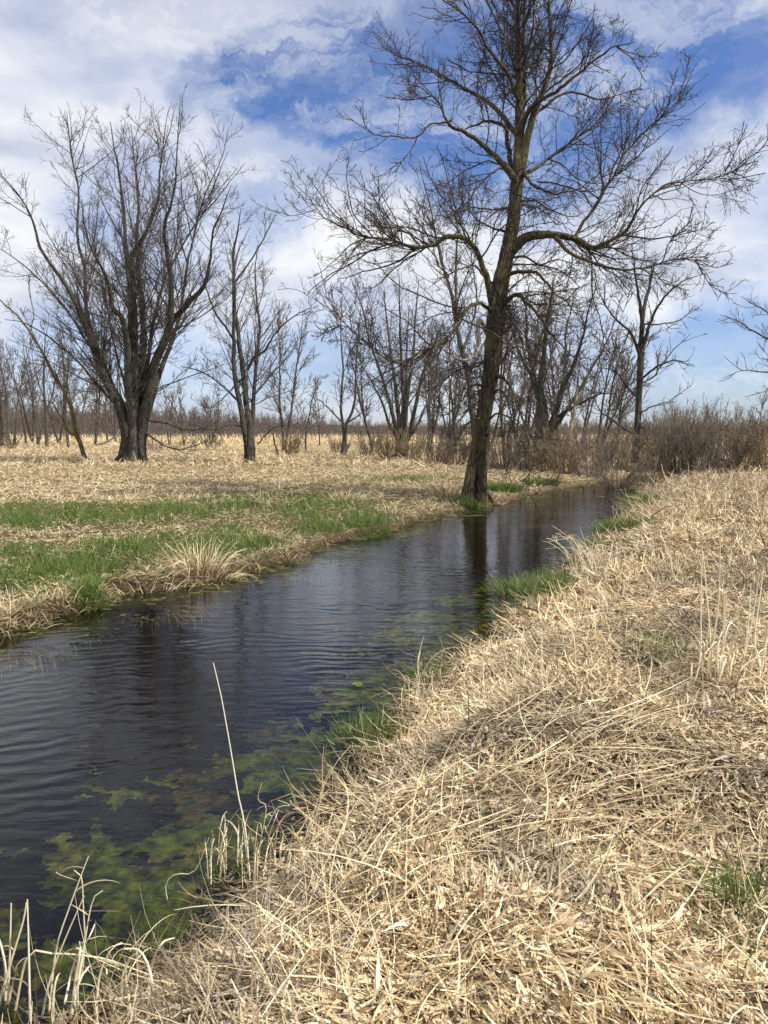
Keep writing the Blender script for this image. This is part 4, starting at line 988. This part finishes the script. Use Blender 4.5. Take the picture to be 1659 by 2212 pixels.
for (u, v, n, h, r, lb, zg) in [(1150, 1264, 650, .30, .55, 'widest green tuft, jutting into the water below the bent reeds', .06), (1345, 1142, 460, .30, .55, 'green tuft on the right bank above the bent reeds', .02),
        (1395, 1084, 460, .32, .60, 'farthest green tuft on the right bank', .05), (790, 1590, 260, .24, .20, 'near green tuft in a dark notch of the right bank', .02), (192, 1296, 260, .26, .16, 'dark green tuft on the left bank above the scum', .1),
        (1088, 1062, 520, .28, .55, 'green tuft right of the foot of the tallest tree', .15), (935, 1450, 160, .20, .20, 'thin green tuft beside the standing stalks on the right bank', .05),
        (1020, 1092, 260, .24, .32, 'green tuft in front of the foot of the tallest tree', .12), (1170, 1048, 360, .26, .6, 'farthest green tuft on the left bank', .15), (800, 1138, 420, .28, .4, 'green tuft at the left bank edge midway to the tallest tree', .15),
        (1295, 1178, 220, .26, .35, 'green tuft just above the bent reeds on the right bank', .03), (335, 2010, 26, .20, .07, 'thin green shoots at the near bank foot', .1), (520, 1850, 34, .20, .1, 'thin green shoots beside the tall lone stalk', .1),
        (1640, 2140, 40, .15, .16, 'green shoots in the straw at the bottom right corner', .55), (1535, 2000, 30, .15, .10, 'small green sprig in the straw above the bottom right shoots', .55),
        (1400, 1425, 70, .12, .45, 'sparse green shoots left of the tall stalks', .4), (1110, 1325, 160, .20, .28, 'small green tuft in the shallows right of the widest one', .02)]:
    tussock('grass_tuft', lb, 'grass tuft', u, v, int(n*(3.2 if u > 1000 and n > 300 else 1.5)), h*1.2, r, .94, GG, (0, 0), .006, zg=zg, spread=.55, arch=.7)

def Yg(u, v):
    z = .3
    for _ in range(6):
        q = gr(u, v, z); z = .6*z+.4*max(hz(q[0], q[1]), -.08)
    return float(q[1])
def reed(name, label, stalks, group=None, leaf=0.5, cat='reed', r0=.004):
    """stalks: list of (Y, [(u,v)...]) traced stems, each set at its own distance"""
    sbs = []; lb = Buf(); first = None
    for Yd, pts in stalks:
        Yd = Yg(pts[0][0], min(pts[0][1], 2230))
        W = [at(p[0], p[1], Yd+(p[2] if len(p) > 2 else 0)) for p in pts]
        if first is None: first = W[0]
        P = spline(np.array(W), 14)[None]
        r = r0*rng.uniform(.75, 1.25)
        sb = Buf(); sbs.append(sb)
        sb.tube(P, (r*(1-np.linspace(0, 1, 14)*.55))[None], 6, None, np.array([(.82, .72, .50), (.72, .61, .40), (.86, .78, .58)])[rng.integers(0, 3)])
        k = rng.poisson(leaf*2)
        if k:
            i = rng.integers(4, 13, k); pos = P[0, i]
            V, Q, C = blades(pos, rng.uniform(0, 6.28, k), rng.uniform(.2, 1.1, k), rng.uniform(.08, .22, k), rng.uniform(.004, .009, k), -rng.uniform(.6, 2.4, k), rng.normal(size=k), strawcol(k, 1.05), 6, tip=.1)
            lb.add(V, Q, C)
    root = thing(name, first, label, cat, group)
    for sb in sbs: obj('stalk', sb.mesh('stalk', first), M_straw, root)
    if lb.V: obj('leaves', lb.mesh('leaves', first, False), M_straw, root)
    return root
def fan(n, u0, u1, v, Yd, hpx, lean=0., jit=25, bend=0., yj=.25):
    out = []
    for _ in range(n):
        u = rng.uniform(u0, u1); h = hpx*rng.uniform(.45, 1.1); l = (lean+rng.normal()*.16)*h; vb = v+rng.uniform(-jit, jit)*.5
        b = bend*rng.normal()*h
        out.append((Yd+rng.uniform(-yj, yj), [(u, vb+12), (u+l*.4, vb-h*.5, rng.normal()*.03), (u+l+b*.4, vb-h*.85, rng.normal()*.06), (u+l*1.2+b, vb-h+abs(b)*.3, rng.normal()*.1)]))
    return out
reed('lone_reed', 'tallest lone straw stalk leaning left out over the algae', [(3.95, [(540, 1900), (530, 1790), (515, 1720), (495, 1600), (475, 1490), (463, 1445), (461, 1432)])], leaf=0, r0=.0058)
Yb = 2.95
reed('reed_clump', 'thick pale reed stalks rising over the water in the bottom left corner', [
    (Yb, [(105, 2190), (122, 2049), (150, 1960), (172, 1900), (191, 1850)]), (Yb-.1, [(66, 2212), (64, 2147), (62, 2050), (59, 1943)]), (Yb-.05, [(15, 2190), (19, 2122), (22, 2040), (24, 1951)]),
    (Yb+.1, [(150, 2200), (165, 2130), (182, 2040), (196, 1960), (208, 1931), (222, 1924)]), (Yb-.25, [(-30, 2010), (0, 2049), (29, 2093), (54, 2137), (80, 2230)]),
    (Yb, [(30, 2200), (60, 2065), (110, 2060), (171, 2063), (230, 2072), (274, 2088), (343, 2113)]), (Yb+.1, [(175, 2120), (183, 2040), (180, 1960), (176, 1895), (160, 1880)]),
    (Yb-.1, [(0, 2110), (35, 2150), (75, 2210), (100, 2260)]), (Yb, [(90, 2200), (110, 2110), (140, 2030), (182, 1935)]), (Yb-.1, [(-10, 2200), (20, 2090), (50, 1990), (57, 1950)])]+fan(14, 10, 330, 2180, Yb-.1, 170, .1, 40, .3), leaf=.55, r0=.0055)
reed('reed_clump', 'cluster of broken straw stubble standing beside the tall lone stalk', fan(34, 440, 640, 1880, 3.75, 110, .12, 60, .1, .3), leaf=.25, r0=.0032)
reed('reed_stalks', 'few bent stalks and a zigzag one above the stubble on the near bank edge', [
    (4.2, [(652, 1850), (662, 1800), (690, 1720), (725, 1650), (757, 1612)]), (4.2, [(670, 1800), (690, 1740), (696, 1706), (696, 1650), (700, 1612)]), (4.1, [(628, 1870), (680, 1770), (700, 1690), (718, 1656)]),
    (3.9, [(570, 1800), (600, 1745), (628, 1740), (600, 1728)]), (3.7, [(365, 1960), (358, 1912), (380, 1888), (420, 1882), (452, 1808)]), (3.9, [(560, 1830), (575, 1745), (557, 1728), (566, 1690)])], leaf=.4, r0=.003)
reed('bent_reeds', 'clump of reeds snapped over to the left above the far water on the right bank', [
    (12.6, [(1275, 1225), (1262, 1190), (1240, 1165), (1215, 1165), (1185, 1170)]), (12.6, [(1285, 1220), (1262, 1175), (1225, 1160), (1190, 1162)]), (12.7, [(1268, 1225), (1250, 1195), (1225, 1182), (1178, 1186)]),
    (12.5, [(1280, 1225), (1270, 1190), (1255, 1145), (1253, 1140)]), (12.5, [(1290, 1228), (1275, 1200), (1215, 1150), (1192, 1135)]), (12.6, [(1300, 1215), (1290, 1185), (1265, 1163)]), (12.4, [(1272, 1230), (1278, 1190), (1286, 1160)]), (12.4, [(1310, 1230), (1320, 1190), (1328, 1158)])]+fan(16, 1235, 1300, 1235, 12.5, 80, -.5, 20, .4), leaf=1.6, r0=.006)
reed('reed_stalks', 'few thin standing stalks at the water edge above the near green tuft', [
    (6.9, [(898, 1500), (903, 1450), (908, 1400), (916, 1372)]), (6.9, [(880, 1540), (876, 1500), (874, 1460), (885, 1466), (880, 1470)]), (6.9, [(905, 1470), (930, 1425), (962, 1402), (1000, 1398)]), (6.9, [(885, 1530), (905, 1480), (902, 1430), (912, 1385)])]+fan(8, 860, 920, 1530, 6.8, 80, .0, 20, .3), leaf=1.0, r0=.0036)
reed('reed_stalks', 'row of tall dry stalks standing in the straw at the right edge', [
    (6.4, [(1492, 1500), (1512, 1420), (1514, 1300), (1517, 1180)]), (6.4, [(1530, 1480), (1535, 1400), (1526, 1280), (1518, 1190)]), (6.4, [(1532, 1480), (1540, 1390), (1552, 1300), (1556, 1165)]), (6.5, [(1558, 1440), (1564, 1380), (1568, 1290), (1570, 1270)]),
    (6.3, [(1590, 1470), (1606, 1420), (1618, 1330), (1622, 1262)]), (6.3, [(1636, 1440), (1630, 1380), (1640, 1300), (1650, 1225)]), (6.3, [(1640, 1440), (1660, 1370), (1674, 1270)]), (6.4, [(1555, 1450), (1562, 1370), (1564, 1270)]), (6.2, [(1600, 1450), (1625, 1340), (1640, 1240)])]
    +fan(22, 1490, 1700, 1470, 6.2, 130, .15, 40, .2), leaf=.35, r0=.0066)
reed('reed_stalks', 'sparse thin stalks in the middle of the right bank straw', fan(12, 1080, 1210, 1490, 6.0, 120, .0, 50, .1, .3), leaf=.2, r0=.004)
reed('reed_stalks', 'sparse thin stalks left of the tall dry row, farther up the right bank', fan(12, 1290, 1470, 1235, 9.5, 80, .0, 40, .15, .5), leaf=.3, r0=.005)
# long combed stems lying across the near bank
n = 330
u = rng.uniform(520, 1400, n); v = 2000-.38*(u-560)+rng.normal(size=n)*110
P = np.array([gr(a, b, .52) for a, b in zip(u, v)]); P[:, 2] = height(P[:, 0], P[:, 1])+.05+.07*rng.random(n)
V, Q, C = blades(P, rng.normal(size=n)*.42+.50+(P[:, 0]-1)*-.25, rng.normal(size=n)*.10+.10, rng.uniform(.25, .75, n), rng.uniform(.003, .0052, n), -rng.uniform(0, .5, n), rng.normal(size=n)*.35, strawcol(n, 1.12), 6)
B = Buf(); B.add(V, Q, C)
tag(obj('lying_stems', B.mesh('lying_stems', smooth=False), M_straw), 'long pale grass stems combed flat across the near bank', 'dry grass', kind='stuff')

# ------------------------------------------------------------------ dead wood
def stick(name, label, pts, Yd, mt=M_dead, cat='branch', tw=0, K=24, group=None, yd=0.):
    P, R = poly_from_disp(pts, Yd, yd, K, 1.); P = wobble(P, .012)
    b = Buf(); b.tube(P, R, 9, ribfn(len(pts), .1, (2, 3)))
    if tw:
        q, r = kids(P, R, tw, .3, .8, .2, 6, .0, .2, .012, .008, .2, .9); b.tube(q, r, 3)
    base = P[0, 0].copy()
    o = obj(name, b.mesh(name, base), mt); o.location = tuple(float(k) for k in base)
    return tag(o, label, cat, group)
stick('dead_branch', 'dark dead branch stuck upright in the meadow beside the round tan shrub', [(607, 1000, 2.4), (600, 975, 2.2), (592, 945, 2), (590, 935, 1.2)], 45, tw=1.2)
stick('dead_branch', 'thin dark dead branch lying on the meadow right of the split-trunk maple', [(545, 1004, 1.6), (570, 1003, 1.8), (600, 1002, 1.6), (612, 1004, 1)], 44)
stick('dead_branch', 'short dead branch lying in the straw left of the broad maple', [(128, 1014, 1.2), (150, 1016, 1.8), (170, 1012, 1)], 41)
stick('dead_branch', 'dark dead branch lying at the foot of the vase-shaped maple', [(832, 992, 2.4), (848, 985, 2.6), (862, 976, 2)], 46, tw=1.5)
stick('dead_branch', 'bleached fallen branch propped in the far grass left of the broad maple', [(205, 962, 2), (228, 955, 2.4), (250, 940, 2), (262, 925, 1.4)], 70, M_bark_pale)
stick('dead_branch', 'dark fallen branch in the shallow water in front of the arching bush', [(1325, 1060, 1.8), (1350, 1058, 2.2), (1372, 1057, 1.6), (1385, 1060, 1)], 28.0, tw=1)
for (u, v, h, lb) in [(1218, 1070, 3, 'smallest dark stub poking from the far water, leftmost'), (1229, 1068, 5, 'dark stub poking from the far water, second from the left'), (1260, 1062, 8, 'tallest dark stub poking from the far water'),
                      (1285, 1060, 2.5, 'low dark stub in the far water left of the arching bush'), (1318, 1081, 3, 'dark stub in the far water at the tip of a scum streak'), (1355, 1081, 4, 'dark stub in the far water nearest the right bank')]:
    Yd = gr(u, v)[1]
    stick('water_stub', lb, [(u, v+2, 2.6), (u, v-h*.4, 2.4), (u+1, v-h*.8, 2.2), (u-1.5, v-h, 1.4)], Yd, cat='stub', K=8, group='dark stubs in the far water')

# fine weed strands floating through the mats
n = 60000
x = rng.uniform(-7, 7, n); y = -1+22*rng.random(n)**1.6
D, S = creek(x, y)
nn = fbm(x*2.9+.4*y, y*3.6, 41, 4)
wid = .36+.46*(1-ss(6, 11.5, y))
k = S & (D < .02) & (D > -1.7) & (nn > .31+.16*np.clip(-D/wid, 0, 3)**1.5)
x, y = x[k], y[k]; n = len(x)
c = np.array([(.10, .13, .025), (.17, .19, .04), (.22, .17, .06), (.07, .07, .02), (.13, .17, .04)])[rng.integers(0, 5, n)]*rng.uniform(.6, 1.2, (n, 1))
V, Q, C = blades(np.stack([x, y, rng.uniform(-.07, -.008, n)], -1), rng.uniform(0, 6.28, n), rng.normal(size=n)*.08, rng.uniform(.03, .10, n), rng.uniform(.003, .008, n), rng.normal(size=n)*.3, rng.normal(size=n)*1.6, c, 3)
B = Buf(); B.add(V, Q, C)
tag(obj('water_weed', B.mesh('water_weed', smooth=False), M_green), 'stringy dark green and brown weed strands among the algae mats', 'water weed', kind='stuff')
# straw bits and scum fragments drifting along both waterlines
n = 9000
x = rng.uniform(-8, 9, n); y = 1+26*rng.random(n)
D, S = creek(x, y); k = (D < .03) & (D > -.30*rng.random(n)**1.5-.02)
x, y = x[k], y[k]; n = len(x)
V, Q, C = blades(np.stack([x, y, rng.uniform(.002, .008, n)], -1), rng.uniform(0, 6.28, n), np.zeros(n), rng.uniform(.04, .18, n), rng.uniform(.004, .008, n), np.zeros(n), rng.normal(size=n)*.4, strawcol(n, .6), 3, roll=np.zeros(n))
B = Buf(); B.add(V, Q, C)
tag(obj('floating_straw', B.mesh('floating_straw', smooth=False), M_straw), 'bits of brown straw drifting along the waterline of both banks', 'debris', kind='stuff')
